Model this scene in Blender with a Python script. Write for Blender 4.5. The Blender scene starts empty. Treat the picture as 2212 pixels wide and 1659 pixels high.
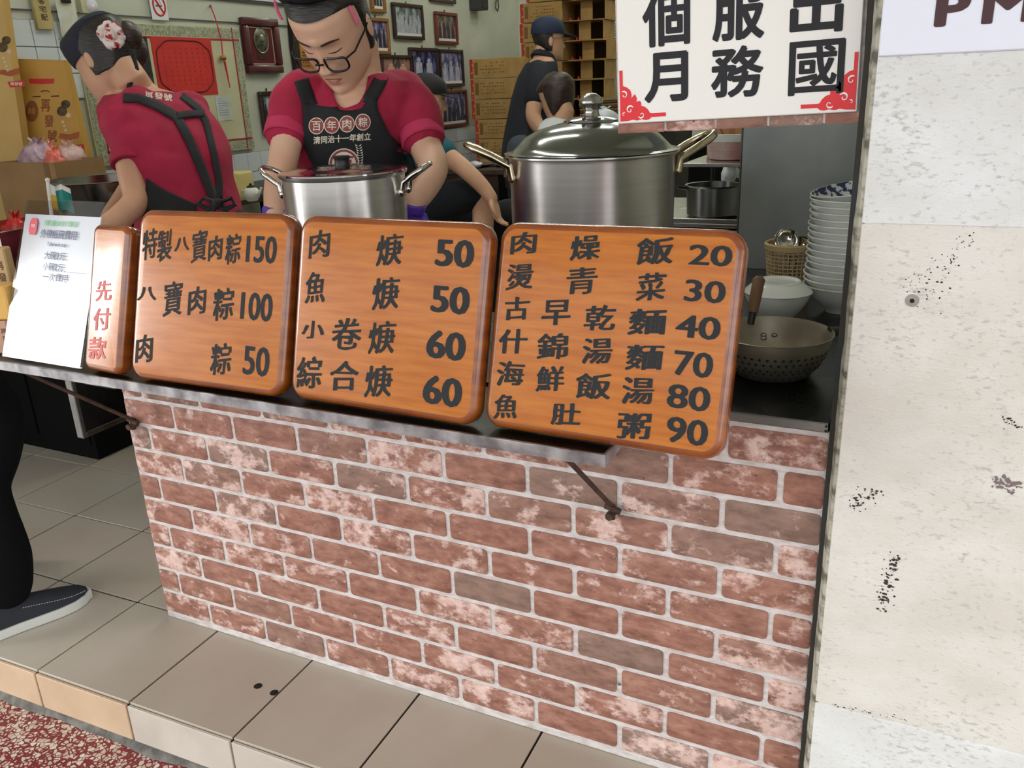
import bpy, bmesh, math, random
from mathutils import Vector, Matrix, noise
from math import pi, sin, cos, radians
random.seed(7)
SC = bpy.context.scene
COL = SC.collection

# ---------------------------------------------------------------- camera, world, sun, exposure
CAM_P = Vector((1.2889, -1.2603, 1.2470))
CR = Vector((0.8994, 0.4352, -0.0399)).normalized()        # camera right
CD = Vector((0.1111, -0.3160, -0.9422)).normalized()       # camera down
CF = Vector((-0.4227, 0.8430, -0.3326)).normalized()       # camera forward
FPX = 1829.88
cam_d = bpy.data.cameras.new('camera')
cam_d.sensor_fit = 'HORIZONTAL'
cam_d.sensor_width = 36.0
cam_d.lens = FPX / 2212 * 36.0
cam_d.clip_start = 0.05
cam = bpy.data.objects.new('camera', cam_d)
COL.objects.link(cam)
mw = Matrix.Identity(4)
for i in range(3):
    mw[i][0] = CR[i]; mw[i][1] = -CD[i]; mw[i][2] = -CF[i]; mw[i][3] = CAM_P[i]
cam.matrix_world = mw
SC.camera = cam

world = bpy.data.worlds.new('world')
world.use_nodes = True
bg = world.node_tree.nodes['Background']
bg.inputs[0].default_value = (0.89, 0.965, 1.0, 1)
bg.inputs[1].default_value = 3.1
SC.world = world

SUN_DIR = Vector((-0.839, -0.494, 0.228))                    # towards the bright street end of the arcade; a wide sun lamp stands in for it
sun_d = bpy.data.lights.new('sun', 'SUN')
sun_d.energy = 1.9
sun_d.angle = radians(16.5)
sun_d.color = (1.0, 0.98, 0.95)
sun = bpy.data.objects.new('sun', sun_d)
sun.rotation_euler = SUN_DIR.to_track_quat('Z', 'Y').to_euler()
COL.objects.link(sun)

SC.view_settings.view_transform = 'Standard'
SC.view_settings.look = 'None'
SC.view_settings.gamma = 1.0
SC.view_settings.use_curve_mapping = False
SC.view_settings.exposure = 0.12
SC.cycles.max_bounces = 8
SC.cycles.use_denoising = True

# ---------------------------------------------------------------- helpers
def sight(px, py):
    return CR * ((px - 1106) / FPX) + CD * ((py - 829.5) / FPX) + CF
def D(px, py, d):                                          # the point at a depth along a sight line of the survey
    return CAM_P + sight(px, py) * d
def on(px, py, ax, v):
    r = sight(px, py)
    return CAM_P + r * ((v - CAM_P[ax]) / r[ax])
HR = Vector((CR.x, CR.y, 0)).normalized()                   # horizontal axes of the survey
HB = Vector((CF.x, CF.y, 0)).normalized()
UP = Vector((0, 0, 1))

def lin(c):
    return tuple(((x / 255) / 12.92 if x / 255 <= 0.04045 else ((x / 255 + 0.055) / 1.055) ** 2.4) for x in c)

def mat(name, col, rough=0.5, metal=0.0, col2=None, scale=8.0, stretch=(1, 1, 1), bump=0.0, bscale=None, coat=0.0, spec=0.5,
        world_co=False, lo=0.35, hi=0.65, detail=5.0, rvar=0.0, rand=0.0, trans=0.0, alpha=1.0):
    m = bpy.data.materials.new(name)
    m.use_nodes = True
    nt = m.node_tree
    b = nt.nodes['Principled BSDF']
    b.inputs['Base Color'].default_value = (*lin(col), 1)
    b.inputs['Roughness'].default_value = rough
    b.inputs['Metallic'].default_value = metal
    b.inputs['Specular IOR Level'].default_value = spec
    if coat:
        b.inputs['Coat Weight'].default_value = coat
        b.inputs['Coat Roughness'].default_value = 0.08
    if trans:
        b.inputs['Transmission Weight'].default_value = trans
    if alpha < 1:
        b.inputs['Alpha'].default_value = alpha
    out = None
    if col2 is not None or bump or rvar:
        if world_co:
            g = nt.nodes.new('ShaderNodeNewGeometry'); src = g.outputs['Position']
        else:
            g = nt.nodes.new('ShaderNodeTexCoord'); src = g.outputs['Object']
        mp = nt.nodes.new('ShaderNodeMapping')
        mp.inputs['Scale'].default_value = stretch
        nt.links.new(src, mp.inputs['Vector'])
        n = nt.nodes.new('ShaderNodeTexNoise')
        n.inputs['Scale'].default_value = scale
        n.inputs['Detail'].default_value = detail
        nt.links.new(mp.outputs[0], n.inputs['Vector'])
        if col2 is not None:
            r = nt.nodes.new('ShaderNodeValToRGB')
            r.color_ramp.elements[0].position = lo; r.color_ramp.elements[1].position = hi
            r.color_ramp.elements[0].color = (*lin(col), 1); r.color_ramp.elements[1].color = (*lin(col2), 1)
            nt.links.new(n.outputs['Fac'], r.inputs[0])
            out = r.outputs[0]
        if rvar:
            mr = nt.nodes.new('ShaderNodeMapRange')
            mr.inputs['To Min'].default_value = max(0.02, rough - rvar); mr.inputs['To Max'].default_value = rough + rvar
            mr.inputs['From Min'].default_value = 0.3; mr.inputs['From Max'].default_value = 0.7
            nt.links.new(n.outputs['Fac'], mr.inputs['Value'])
            nt.links.new(mr.outputs[0], b.inputs['Roughness'])
        if bump:
            n2 = n
            if bscale:
                n2 = nt.nodes.new('ShaderNodeTexNoise')
                n2.inputs['Scale'].default_value = bscale; n2.inputs['Detail'].default_value = 4
                nt.links.new(mp.outputs[0], n2.inputs['Vector'])
            bp = nt.nodes.new('ShaderNodeBump')
            bp.inputs['Strength'].default_value = bump
            bp.inputs['Distance'].default_value = 0.004
            nt.links.new(n2.outputs['Fac'], bp.inputs['Height'])
            nt.links.new(bp.outputs[0], b.inputs['Normal'])
    if rand:
        oi = nt.nodes.new('ShaderNodeObjectInfo')
        hs = nt.nodes.new('ShaderNodeHueSaturation')
        mr = nt.nodes.new('ShaderNodeMapRange')
        mr.inputs['To Min'].default_value = 1 - rand; mr.inputs['To Max'].default_value = 1 + rand
        nt.links.new(oi.outputs['Random'], mr.inputs['Value'])
        nt.links.new(mr.outputs[0], hs.inputs['Value'])
        if out is not None: nt.links.new(out, hs.inputs['Color'])
        else: hs.inputs['Color'].default_value = (*lin(col), 1)
        out = hs.outputs[0]
    if out is not None:
        nt.links.new(out, b.inputs['Base Color'])
    return m

class MB:
    """collects vertices and faces, then links them as one mesh object"""
    def __init__(s): s.v = []; s.f = []; s.mi = []
    def add(s, vs, fs, mi=0):
        o = len(s.v)
        s.v += [Vector(v) for v in vs]
        s.f += [tuple(i + o for i in f) for f in fs]
        s.mi += [mi] * len(fs)
        return s
    def box(s, a, b, mi=0, M=None):
        x0, y0, z0 = a; x1, y1, z1 = b
        vs = [Vector(p) for p in ((x0,y0,z0),(x1,y0,z0),(x1,y1,z0),(x0,y1,z0),(x0,y0,z1),(x1,y0,z1),(x1,y1,z1),(x0,y1,z1))]
        if M is not None: vs = [M @ v for v in vs]
        return s.add(vs, [(0,3,2,1),(4,5,6,7),(0,1,5,4),(1,2,6,5),(2,3,7,6),(3,0,4,7)], mi)
    def rbox(s, a, b, r, mi=0, M=None, seg=2):
        bm = bmesh.new()
        x0, y0, z0 = a; x1, y1, z1 = b
        bmesh.ops.create_cube(bm, size=1)
        for v in bm.verts:
            v.co = Vector(((x0+x1)/2+v.co.x*(x1-x0), (y0+y1)/2+v.co.y*(y1-y0), (z0+z1)/2+v.co.z*(z1-z0)))
        bmesh.ops.bevel(bm, geom=bm.edges[:], offset=r, segments=seg, affect='EDGES', profile=0.5)
        vs = [v.co.copy() for v in bm.verts]
        bm.verts.index_update()
        fs = [tuple(v.index for v in f.verts) for f in bm.faces]
        bm.free()
        if M is not None: vs = [M @ v for v in vs]
        return s.add(vs, fs, mi)
    def rings(s, R, close=True, cap=True, mi=0):
        n = len(R[0]); vs = [p for r in R for p in r]; fs = []
        for i in range(len(R) - 1):
            for j in range(n if close else n - 1):
                a = i*n+j; b = i*n+(j+1) % n
                fs.append((a, b, b+n, a+n))
        if cap:
            fs.append(tuple(range(n-1, -1, -1))); fs.append(tuple((len(R)-1)*n+j for j in range(n)))
        return s.add(vs, fs, mi)
    def tube(s, pts, rad, n=12, cap=True, mi=0, flat=1.0, ref=None, closed=False):
        pts = [Vector(p) for p in pts]
        if not hasattr(rad, '__len__'): rad = [rad] * len(pts)
        R = []; up = None
        N = len(pts)
        for i, p in enumerate(pts):
            a = pts[(i-1) % N] if closed or i > 0 else p
            c = pts[(i+1) % N] if closed or i < N-1 else p
            t = (c - a).normalized()
            if up is None:
                up = Vector(ref) if ref is not None else (Vector((0,0,1)) if abs(t.z) < 0.9 else Vector((1,0,0)))
            u = (up - t * up.dot(t)).normalized(); w = t.cross(u); up = u
            R.append([p + u*(cos(2*pi*k/n)*rad[i]*flat) + w*(sin(2*pi*k/n)*rad[i]) for k in range(n)])
        if closed:
            R.append(R[0]); return s.rings(R, cap=False, mi=mi)
        return s.rings(R, cap=cap, mi=mi)
    def lathe(s, prof, c=(0,0,0), n=48, mi=0, axis=None, sx=1, sy=1):
        c = Vector(c)
        vs = []; fs = []; N = len(prof)
        for r, z in prof:
            for k in range(n):
                vs.append(c + Vector((r*sx*cos(2*pi*k/n), r*sy*sin(2*pi*k/n), z)))
        for i in range(N-1):
            for k in range(n):
                a = i*n+k; b = i*n+(k+1) % n
                fs.append((a, b, b+n, a+n))
        if prof[0][0] > 1e-6: pass
        return s.add(vs, fs, mi)
    def ball(s, c, r, n=16, m=10, mi=0, M=None):
        c = Vector(c); r = Vector(r if hasattr(r, '__len__') else (r, r, r))
        vs = []; fs = []
        for i in range(m+1):
            t = pi*i/m
            for k in range(n):
                p = Vector((r.x*sin(t)*cos(2*pi*k/n), r.y*sin(t)*sin(2*pi*k/n), r.z*cos(t)))
                if M is not None: p = M @ p
                vs.append(c + p)
        for i in range(m):
            for k in range(n):
                a = i*n+k; b = i*n+(k+1) % n
                fs.append((a, a+n, b+n, b))
        return s.add(vs, fs, mi)
    def poly(s, pts, mi=0):
        return s.add(pts, [tuple(range(len(pts)))], mi)
    def prism(s, pts, d, mi=0):
        """outline pushed along the vector d"""
        d = Vector(d); n = len(pts); pts = [Vector(p) for p in pts]
        fs = [tuple(range(n)), tuple(range(2*n-1, n-1, -1))]
        fs += [(i, i+n, (i+1) % n + n, (i+1) % n) for i in range(n)]
        return s.add(pts + [p + d for p in pts], fs, mi)
    def mesh(s, name, mats, off=None, smooth=True, ang=40, merge=False):
        me = bpy.data.meshes.new(name)
        vs = s.v if off is None else [v - off for v in s.v]
        me.from_pydata([tuple(v) for v in vs], [], s.f)
        for m in (mats if isinstance(mats, (list, tuple)) else [mats]): me.materials.append(m)
        if len(me.materials) > 1: me.polygons.foreach_set('material_index', s.mi)
        bm = bmesh.new(); bm.from_mesh(me)
        if merge: bmesh.ops.remove_doubles(bm, verts=bm.verts[:], dist=1e-5)
        bmesh.ops.recalc_face_normals(bm, faces=bm.faces[:])
        bm.to_mesh(me); bm.free()
        if smooth:
            me.shade_smooth(); me.set_sharp_from_angle(angle=radians(ang))
        me.update()
        return me
    def build(s, name, mats, parent=None, off=None, **k):
        o = bpy.data.objects.new(name, s.mesh(name, mats, off, **k))
        COL.objects.link(o)
        if parent is not None: o.parent = parent
        return o

def tag(o, label=None, cat=None, group=None, kind=None):
    if label: o['label'] = label
    if cat: o['category'] = cat
    if group: o['group'] = group
    if kind: o['kind'] = kind
    return o
def thing(name, label, cat, loc=(0,0,0), group=None, M=None):
    o = bpy.data.objects.new(name, None); COL.objects.link(o)
    o.empty_display_size = 0.05
    if M is not None: o.matrix_world = M
    else: o.location = loc
    return tag(o, label, cat, group)
def copy_tree(o, parent=None):
    c = o.copy(); COL.objects.link(c)
    if parent is not None: c.parent = parent
    for ch in list(o.children): copy_tree(ch, c)
    return c
def struct(name, mb, m, parent=None, **k):
    o = mb.build(name, m, parent, **k)
    if parent is None: o['kind'] = 'structure'
    return o
def frameM(o, x, y, z):
    M = Matrix.Identity(4)
    for i in range(3):
        M[i][0] = x[i]; M[i][1] = y[i]; M[i][2] = z[i]; M[i][3] = o[i]
    return M

# ---- lettering: the stock font's outlines as flat meshes
_tc = {}
def glyphs(body, res=3):
    key = body
    if key in _tc: return _tc[key]
    cu = bpy.data.curves.new('lettering_source', 'FONT')
    cu.body = body; cu.size = 1; cu.resolution_u = res; cu.fill_mode = 'FRONT'
    o = bpy.data.objects.new('lettering_source', cu); COL.objects.link(o)
    bpy.context.view_layer.update()
    dg = bpy.context.evaluated_depsgraph_get()
    me = o.evaluated_get(dg).to_mesh()
    vs = [(v.co.x, v.co.y) for v in me.vertices]
    fs = [tuple(p.vertices) for p in me.polygons]
    cnt = {}
    for p in me.polygons:
        for e in p.edge_keys: cnt[e] = cnt.get(e, 0) + 1
    es = [e for e, c in cnt.items() if c == 1]
    o.evaluated_get(dg).to_mesh_clear()
    bpy.data.objects.remove(o); bpy.data.curves.remove(cu)
    xs = [v[0] for v in vs]; ys = [v[1] for v in vs]
    _tc[key] = (vs, fs, es, min(xs), max(xs), min(ys), max(ys))
    return _tc[key]
def letters(mb, body, u, v, w, h, f, bold=0.012, slant=0.0, wob=0.0, mi=0, brush=0.0, up=None):
    """f(a, b) puts the point at a along and b up the surface; bold thickens every stroke with a rounded edge"""
    vs, fs, es, x0, x1, y0, y1 = glyphs(body)
    x0 -= bold; x1 += bold; y0 -= bold; y1 += bold
    def put(x, y):
        a = (x-(x0+x1)/2)/(x1-x0); b = (y-(y0+y1)/2)/(y1-y0)
        b += slant*a
        if wob:
            a += wob * noise.noise(Vector((a*4+u*90, b*4+v*90, 0))); b += wob * noise.noise(Vector((a*4+u*70, b*4+v*70, 5)))
        return f(u + a*w, v + b*h)
    if up is None: up = Vector((0, -1, 0))
    mb.add([put(x, y) for x, y in vs], fs, mi)
    if bold > 0.003:
        P = []; Q = []
        for a, b in es:
            ax, ay = vs[a]; bx, by = vs[b]
            dx, dy = bx-ax, by-ay; L = math.hypot(dx, dy)
            if L < 1e-6: continue
            k = bold*(1 + brush*(abs(dy)/L*1.3 - 0.6))
            nx, ny = -dy/L*k, dx/L*k
            o = len(P)
            l1 = up*(0.00002+0.0001*random.random()); l2 = up*(0.00002+0.0001*random.random())
            P += [q_+l1 for q_ in (put(ax+nx, ay+ny), put(ax-nx, ay-ny), put(bx-nx, by-ny), put(bx+nx, by+ny))]; Q.append((o, o+1, o+2, o+3))
            o = len(P); kk = bold*(1-0.25*brush)
            P += [put(ax+kk*cos(2*pi*j/7), ay+kk*sin(2*pi*j/7))+l2 for j in range(7)]; Q.append(tuple(range(o, o+7)))
        mb.add(P, Q, mi)

def remesh(mb, voxel, name='remesh', smooth=6, off=None):
    me = bpy.data.meshes.new(name); me.from_pydata([tuple(v if off is None else v - off) for v in mb.v], [], mb.f)
    bm = bmesh.new(); bm.from_mesh(me); bmesh.ops.recalc_face_normals(bm, faces=bm.faces[:]); bm.to_mesh(me); bm.free()
    o = bpy.data.objects.new(name, me); COL.objects.link(o)
    r = o.modifiers.new('r', 'REMESH'); r.mode = 'VOXEL'; r.voxel_size = voxel
    s = o.modifiers.new('s', 'SMOOTH'); s.iterations = smooth; s.factor = 0.5
    bpy.context.view_layer.update()
    dg = bpy.context.evaluated_depsgraph_get()
    out = bpy.data.meshes.new_from_object(o.evaluated_get(dg))
    bpy.data.objects.remove(o); bpy.data.meshes.remove(me)
    out.name = name
    out.shade_smooth()
    return out
def wrinkle(me, amp, sc=(9, 9, 5), seed=0):
    n = [v.normal.copy() for v in me.vertices]
    for v, k in zip(me.vertices, n):
        c = v.co
        f = noise.noise(Vector((c.x*sc[0]+seed, c.y*sc[1], c.z*sc[2]))) + 0.5*noise.noise(Vector((c.x*sc[0]*2.3, c.y*sc[1]*2.3+seed, c.z*sc[2]*2.1)))
        v.co = c + k*amp*(abs(f)*1.6-0.4)
    return me
def aniso(m, a=0.85, rough=0.34):
    nt = m.node_tree; b = nt.nodes['Principled BSDF']; t = nt.nodes.new('ShaderNodeTangent'); t.direction_type = 'RADIAL'; t.axis = 'Z'
    nt.links.new(t.outputs[0], b.inputs['Tangent']); b.inputs['Anisotropic'].default_value = a
    for l in list(b.inputs['Roughness'].links): nt.links.remove(l)
    b.inputs['Roughness'].default_value = rough; b.inputs['Anisotropic Rotation'].default_value = 0.25
    return m
def link(name, me, m, parent=None):
    me.materials.clear(); me.materials.append(m)
    o = bpy.data.objects.new(name, me); COL.objects.link(o); o.parent = parent
    return o

# ---------------------------------------------------------------- materials
steel = mat('brushed_steel', (190, 188, 184), 0.24, 1.0, (170, 168, 164), 6, (1, 1, 30), rvar=0.05)
steel_dull = mat('dull_steel', (150, 150, 146), 0.38, 1.0, (110, 110, 106), 5, rvar=0.1)
steel_dark = mat('dark_steel', (92, 92, 90), 0.32, 1.0, (60, 60, 58), 7, rvar=0.08)
chrome = mat('polished_steel', (215, 213, 208), 0.08, 1.0)
galv = mat('worn_zinc_edge', (132, 134, 138), 0.38, 0.9, (190, 191, 194), 28, rvar=0.12, bump=0.3)
worktop_m = mat('worktop_steel', (70, 72, 72), 0.28, 0.9, (48, 50, 50), 4, rvar=0.08)
black_rubber = mat('black_plastic', (22, 22, 22), 0.45)
rust = mat('rusty_iron', (58, 42, 36), 0.8, 0.2, (84, 60, 45), 60, bump=0.5)
grout = mat('dark_grout', (38, 34, 31), 0.95, spec=0.1)
tile_m = mat('beige_floor_tile', (190, 181, 167), 0.42, 0, (178, 165, 150), 2.2, bump=0.05, bscale=300, world_co=True, rand=0.03, rvar=0.06)
riser_m = mat('peach_riser_tile', (206, 176, 146), 0.6, 0, (190, 162, 134), 6, bump=0.25, bscale=220, world_co=True, rand=0.05)
riser2_m = mat('cream_riser_tile', (196, 186, 174), 0.6, 0, (180, 170, 158), 6, bump=0.25, bscale=220, world_co=True, rand=0.03)
mortar_grey = mat('grey_cement', (122, 118, 112), 0.95, 0, (84, 80, 76), 30, bump=0.8, bscale=90, world_co=True)
white_wall = mat('cream_painted_wall', (206, 206, 190), 0.75, 0, (190, 192, 174), 3, world_co=True)
white_tile = mat('white_glazed_tile', (216, 222, 224), 0.18, rand=0.03)
tile_grout = mat('tile_grout', (92, 96, 92), 0.9)
ceil_m = mat('ceiling_paint', (222, 222, 214), 0.85)
wood_face = mat('varnished_wood', (188, 113, 42), 0.3, 0, (170, 94, 30), 9, (1.0, 1, 11), detail=7, bump=0.03, coat=0.10, spec=0.24)
wood_edge = mat('stained_wood_edge', (150, 80, 22), 0.22, 0, (118, 54, 14), 6, (1.2, 1, 6), coat=0.6)
wood_gloss = mat('fresh_varnished_wood', (194, 118, 46), 0.26, 0, (178, 100, 34), 9, (1.0, 1, 11), detail=7, bump=0.03, coat=0.7, spec=0.4)
wood_gloss.node_tree.nodes['Principled BSDF'].inputs['Coat Roughness'].default_value = 0.12
letter_dark = mat('charcoal_paint', (44, 46, 48), 0.7, spec=0.2)
letter_red = mat('red_paint', (205, 96, 90), 0.55)
def clear_sheet(name, gloss=0.05):
    m = bpy.data.materials.new(name); m.use_nodes = True; nt = m.node_tree; nt.nodes.remove(nt.nodes['Principled BSDF'])
    t = nt.nodes.new('ShaderNodeBsdfTransparent'); t.inputs[0].default_value = (.96, .97, .98, 1); g = nt.nodes.new('ShaderNodeBsdfGlossy'); g.inputs['Roughness'].default_value = gloss
    lw = nt.nodes.new('ShaderNodeLayerWeight'); pw = nt.nodes.new('ShaderNodeMath'); pw.operation = 'POWER'; pw.inputs[1].default_value = 4; nt.links.new(lw.outputs['Facing'], pw.inputs[0])
    f = nt.nodes.new('ShaderNodeMath'); f.operation = 'MULTIPLY_ADD'; f.inputs[1].default_value = 0.5; f.inputs[2].default_value = 0.035; nt.links.new(pw.outputs[0], f.inputs[0]); x = nt.nodes.new('ShaderNodeMixShader')
    nt.links.new(f.outputs[0], x.inputs[0]); nt.links.new(t.outputs[0], x.inputs[1]); nt.links.new(g.outputs[0], x.inputs[2]); nt.links.new(x.outputs[0], nt.nodes['Material Output'].inputs['Surface'])
    return m
acrylic = clear_sheet('clear_acrylic', 0.06)
paper_white = mat('white_paper', (240, 240, 244), 0.25, coat=0.8)
sign_white = mat('white_acrylic_sheet', (238, 235, 230), 0.12)
sign_ink = mat('black_sign_letter', (40, 38, 42), 0.5, spec=0.25)
sign_red = mat('red_sign_film', (222, 34, 44), 0.35)
sign_blue_white = mat('cool_white_board', (226, 229, 242), 0.3)
ink_brown = mat('brown_sign_letter', (66, 30, 34), 0.5)
skin = mat('skin', (226, 184, 158), 0.5, 0, (216, 168, 140), 9, spec=0.35)
skin_b = mat('skin_tan', (212, 166, 136), 0.5, 0, (198, 150, 120), 9, spec=0.35)
hair_m = mat('black_hair', (22, 18, 17), 0.42, 0, (48, 40, 36), 40, (1, 1, 6), bump=0.4)
hair_brown = mat('dark_brown_hair', (62, 42, 36), 0.42, 0, (40, 27, 24), 40, (1, 1, 6), bump=0.4)
navy = mat('navy_cloth', (26, 28, 44), 0.85, bump=0.2, bscale=300)
black_cloth = mat('black_cloth', (24, 24, 26), 0.85, bump=0.25, bscale=260)
apron_m = mat('black_apron_cloth', (20, 20, 22), 0.8, 0, (30, 30, 34), 12, bump=0.25, bscale=30)
shirt_m = mat('crimson_tshirt', (172, 28, 66), 0.85, 0, (150, 20, 54), 9, bump=0.5, bscale=16)
glove_m = mat('purple_glove', (92, 56, 170), 0.45, bump=0.6, bscale=60)
white_enamel = mat('white_ceramic', (226, 227, 220), 0.18, coat=0.4)
blue_glaze = mat('blue_glazed_pattern', (40, 52, 96), 0.25, 0, (222, 224, 226), 55, lo=0.5, hi=0.54)
tan_plastic = mat('tan_plastic', (198, 170, 122), 0.5)
card_m = mat('kraft_cardboard', (176, 140, 84), 0.8, 0, (160, 124, 70), 12, rand=0.06)
card_shade = mat('carton_inside_shade', (96, 70, 38), 0.9)
card_red = mat('red_box_band', (176, 36, 30), 0.7, 0, (214, 150, 60), 60, lo=0.55, hi=0.6)
card_ink = mat('brown_box_print', (120, 86, 46), 0.8)
red_p = mat('red_print', (200, 36, 36), 0.6)
# ---- materials with their own node trees
def brick_material():
    m = bpy.data.materials.new('pale_washed_brick'); m.use_nodes = True
    nt = m.node_tree; b = nt.nodes['Principled BSDF']; N = nt.nodes.new; L = nt.links.new
    g = N('ShaderNodeNewGeometry'); oi = N('ShaderNodeObjectInfo')
    off = N('ShaderNodeVectorMath'); off.operation = 'MULTIPLY_ADD'
    off.inputs[1].default_value = (3.1, 1.7, 5.3)
    cmb = N('ShaderNodeCombineXYZ'); L(oi.outputs['Random'], cmb.inputs[0]); L(oi.outputs['Random'], cmb.inputs[2])
    L(cmb.outputs[0], off.inputs[0]); L(g.outputs['Position'], off.inputs[2])
    def ns(scale, st, det, rough=0.6):
        mp = N('ShaderNodeMapping'); mp.inputs['Scale'].default_value = st; L(off.outputs[0], mp.inputs['Vector'])
        n = N('ShaderNodeTexNoise'); n.inputs['Scale'].default_value = scale; n.inputs['Detail'].default_value = det
        n.inputs['Roughness'].default_value = rough
        L(mp.outputs[0], n.inputs['Vector']); return n.outputs['Fac']
    def ramp(f, els):
        r = N('ShaderNodeValToRGB')
        while len(r.color_ramp.elements) < len(els): r.color_ramp.elements.new(0.5)
        for e, (p, c) in zip(r.color_ramp.elements, els): e.position = p; e.color = (*lin(c), 1)
        L(f, r.inputs[0]); return r.outputs[0]
    def mix(f, a, c):
        x = N('ShaderNodeMix'); x.data_type = 'RGBA'
        if hasattr(f, 'links'): L(f, x.inputs[0])
        else: x.inputs[0].default_value = f
        L(a, x.inputs[6]); L(c, x.inputs[7]); return x.outputs[2]
    base = ramp(ns(22, (1, 1, 2.2), 8), [(0.3, (116, 79, 66)), (0.5, (149, 103, 88)), (0.7, (176, 131, 114))])
    # some bricks are browner
    alt = ramp(ns(22, (1, 1, 2.2), 8), [(0.3, (114, 88, 78)), (0.7, (156, 126, 112))])
    rr = N('ShaderNodeValToRGB'); rr.color_ramp.elements[0].position = 0.55; rr.color_ramp.elements[1].position = 0.95
    L(oi.outputs['Random'], rr.inputs[0])
    base = mix(rr.outputs[0], base, alt)
    # washed patches; how much differs from brick to brick
    add = N('ShaderNodeMath'); add.operation = 'MULTIPLY_ADD'; add.inputs[1].default_value = 0.16
    fr = N('ShaderNodeMath'); fr.operation = 'FRACT'
    m7 = N('ShaderNodeMath'); m7.operation = 'MULTIPLY'; m7.inputs[1].default_value = 7.31
    L(oi.outputs['Random'], m7.inputs[0]); L(m7.outputs[0], fr.inputs[0]); L(fr.outputs[0], add.inputs[0])
    L(ns(15, (1, 1, 1.5), 9, 0.68), add.inputs[2])
    wash = N('ShaderNodeValToRGB'); wash.color_ramp.elements[0].position = 0.60; wash.color_ramp.elements[1].position = 0.70
    L(add.outputs[0], wash.inputs[0])
    pale = ramp(ns(60, (1, 1, 1), 4), [(0.35, (202, 164, 153)), (0.65, (222, 195, 186))])
    c = mix(wash.outputs[0], base, pale)
    sp = N('ShaderNodeValToRGB'); sp.color_ramp.elements[0].position = 0.64; sp.color_ramp.elements[1].position = 0.68
    L(ns(70, (1, 1, 1.6), 6, 0.7), sp.inputs[0])
    dk = N('ShaderNodeRGB'); dk.outputs[0].default_value = (*lin((112, 66, 56)), 1)
    c = mix(sp.outputs[0], c, dk.outputs[0])
    L(c, b.inputs['Base Color']); b.inputs['Roughness'].default_value = 0.62
    b.inputs['Specular IOR Level'].default_value = 0.3
    bp = N('ShaderNodeBump'); bp.inputs['Strength'].default_value = 0.25; bp.inputs['Distance'].default_value = 0.002
    L(ns(80, (1, 1, 1.5), 5), bp.inputs['Height']); L(bp.outputs[0], b.inputs['Normal'])
    return m
brick_m = brick_material()
mortar_m = mat('white_mortar', (212, 204, 202), 0.85, 0, (182, 168, 162), 34, (1, 1, 2.4), bump=0.6, bscale=120, world_co=True, lo=0.4, hi=0.72, detail=8)

def terrazzo_material():
    m = bpy.data.materials.new('red_terrazzo'); m.use_nodes = True
    nt = m.node_tree; b = nt.nodes['Principled BSDF']; N = nt.nodes.new; L = nt.links.new
    g = N('ShaderNodeNewGeometry')
    wn = N('ShaderNodeTexNoise'); wn.inputs['Scale'].default_value = 60; L(g.outputs['Position'], wn.inputs['Vector'])
    va = N('ShaderNodeVectorMath'); va.operation = 'MULTIPLY_ADD'; va.inputs[1].default_value = (0.012, 0.012, 0.0)
    L(wn.outputs['Color'], va.inputs[0]); L(g.outputs['Position'], va.inputs[2])
    e = N('ShaderNodeTexVoronoi'); e.feature = 'DISTANCE_TO_EDGE'; e.inputs['Scale'].default_value = 95; L(va.outputs[0], e.inputs['Vector'])
    f = N('ShaderNodeTexVoronoi'); f.feature = 'F1'; f.inputs['Scale'].default_value = 95; L(va.outputs[0], f.inputs['Vector'])
    sep = N('ShaderNodeSeparateColor'); L(f.outputs['Color'], sep.inputs[0])
    # wide chips for some cells, none for others
    th = N('ShaderNodeMath'); th.operation = 'MULTIPLY_ADD'; th.inputs[1].default_value = 0.25; th.inputs[2].default_value = 0.025
    L(sep.outputs[0], th.inputs[0])
    gt = N('ShaderNodeMath'); gt.operation = 'GREATER_THAN'; L(e.outputs['Distance'], gt.inputs[0]); L(th.outputs[0], gt.inputs[1])
    r = N('ShaderNodeValToRGB'); r.color_ramp.elements[0].color = (*lin((222, 214, 198)), 1); r.color_ramp.elements[1].color = (*lin((190, 172, 156)), 1)
    L(sep.outputs[1], r.inputs[0])
    x = N('ShaderNodeMix'); x.data_type = 'RGBA'; L(gt.outputs[0], x.inputs[0])
    x.inputs[6].default_value = (*lin((124, 40, 42)), 1); L(r.outputs[0], x.inputs[7])
    L(x.outputs[2], b.inputs['Base Color']); b.inputs['Roughness'].default_value = 0.45
    return m
terrazzo = terrazzo_material()

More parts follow.
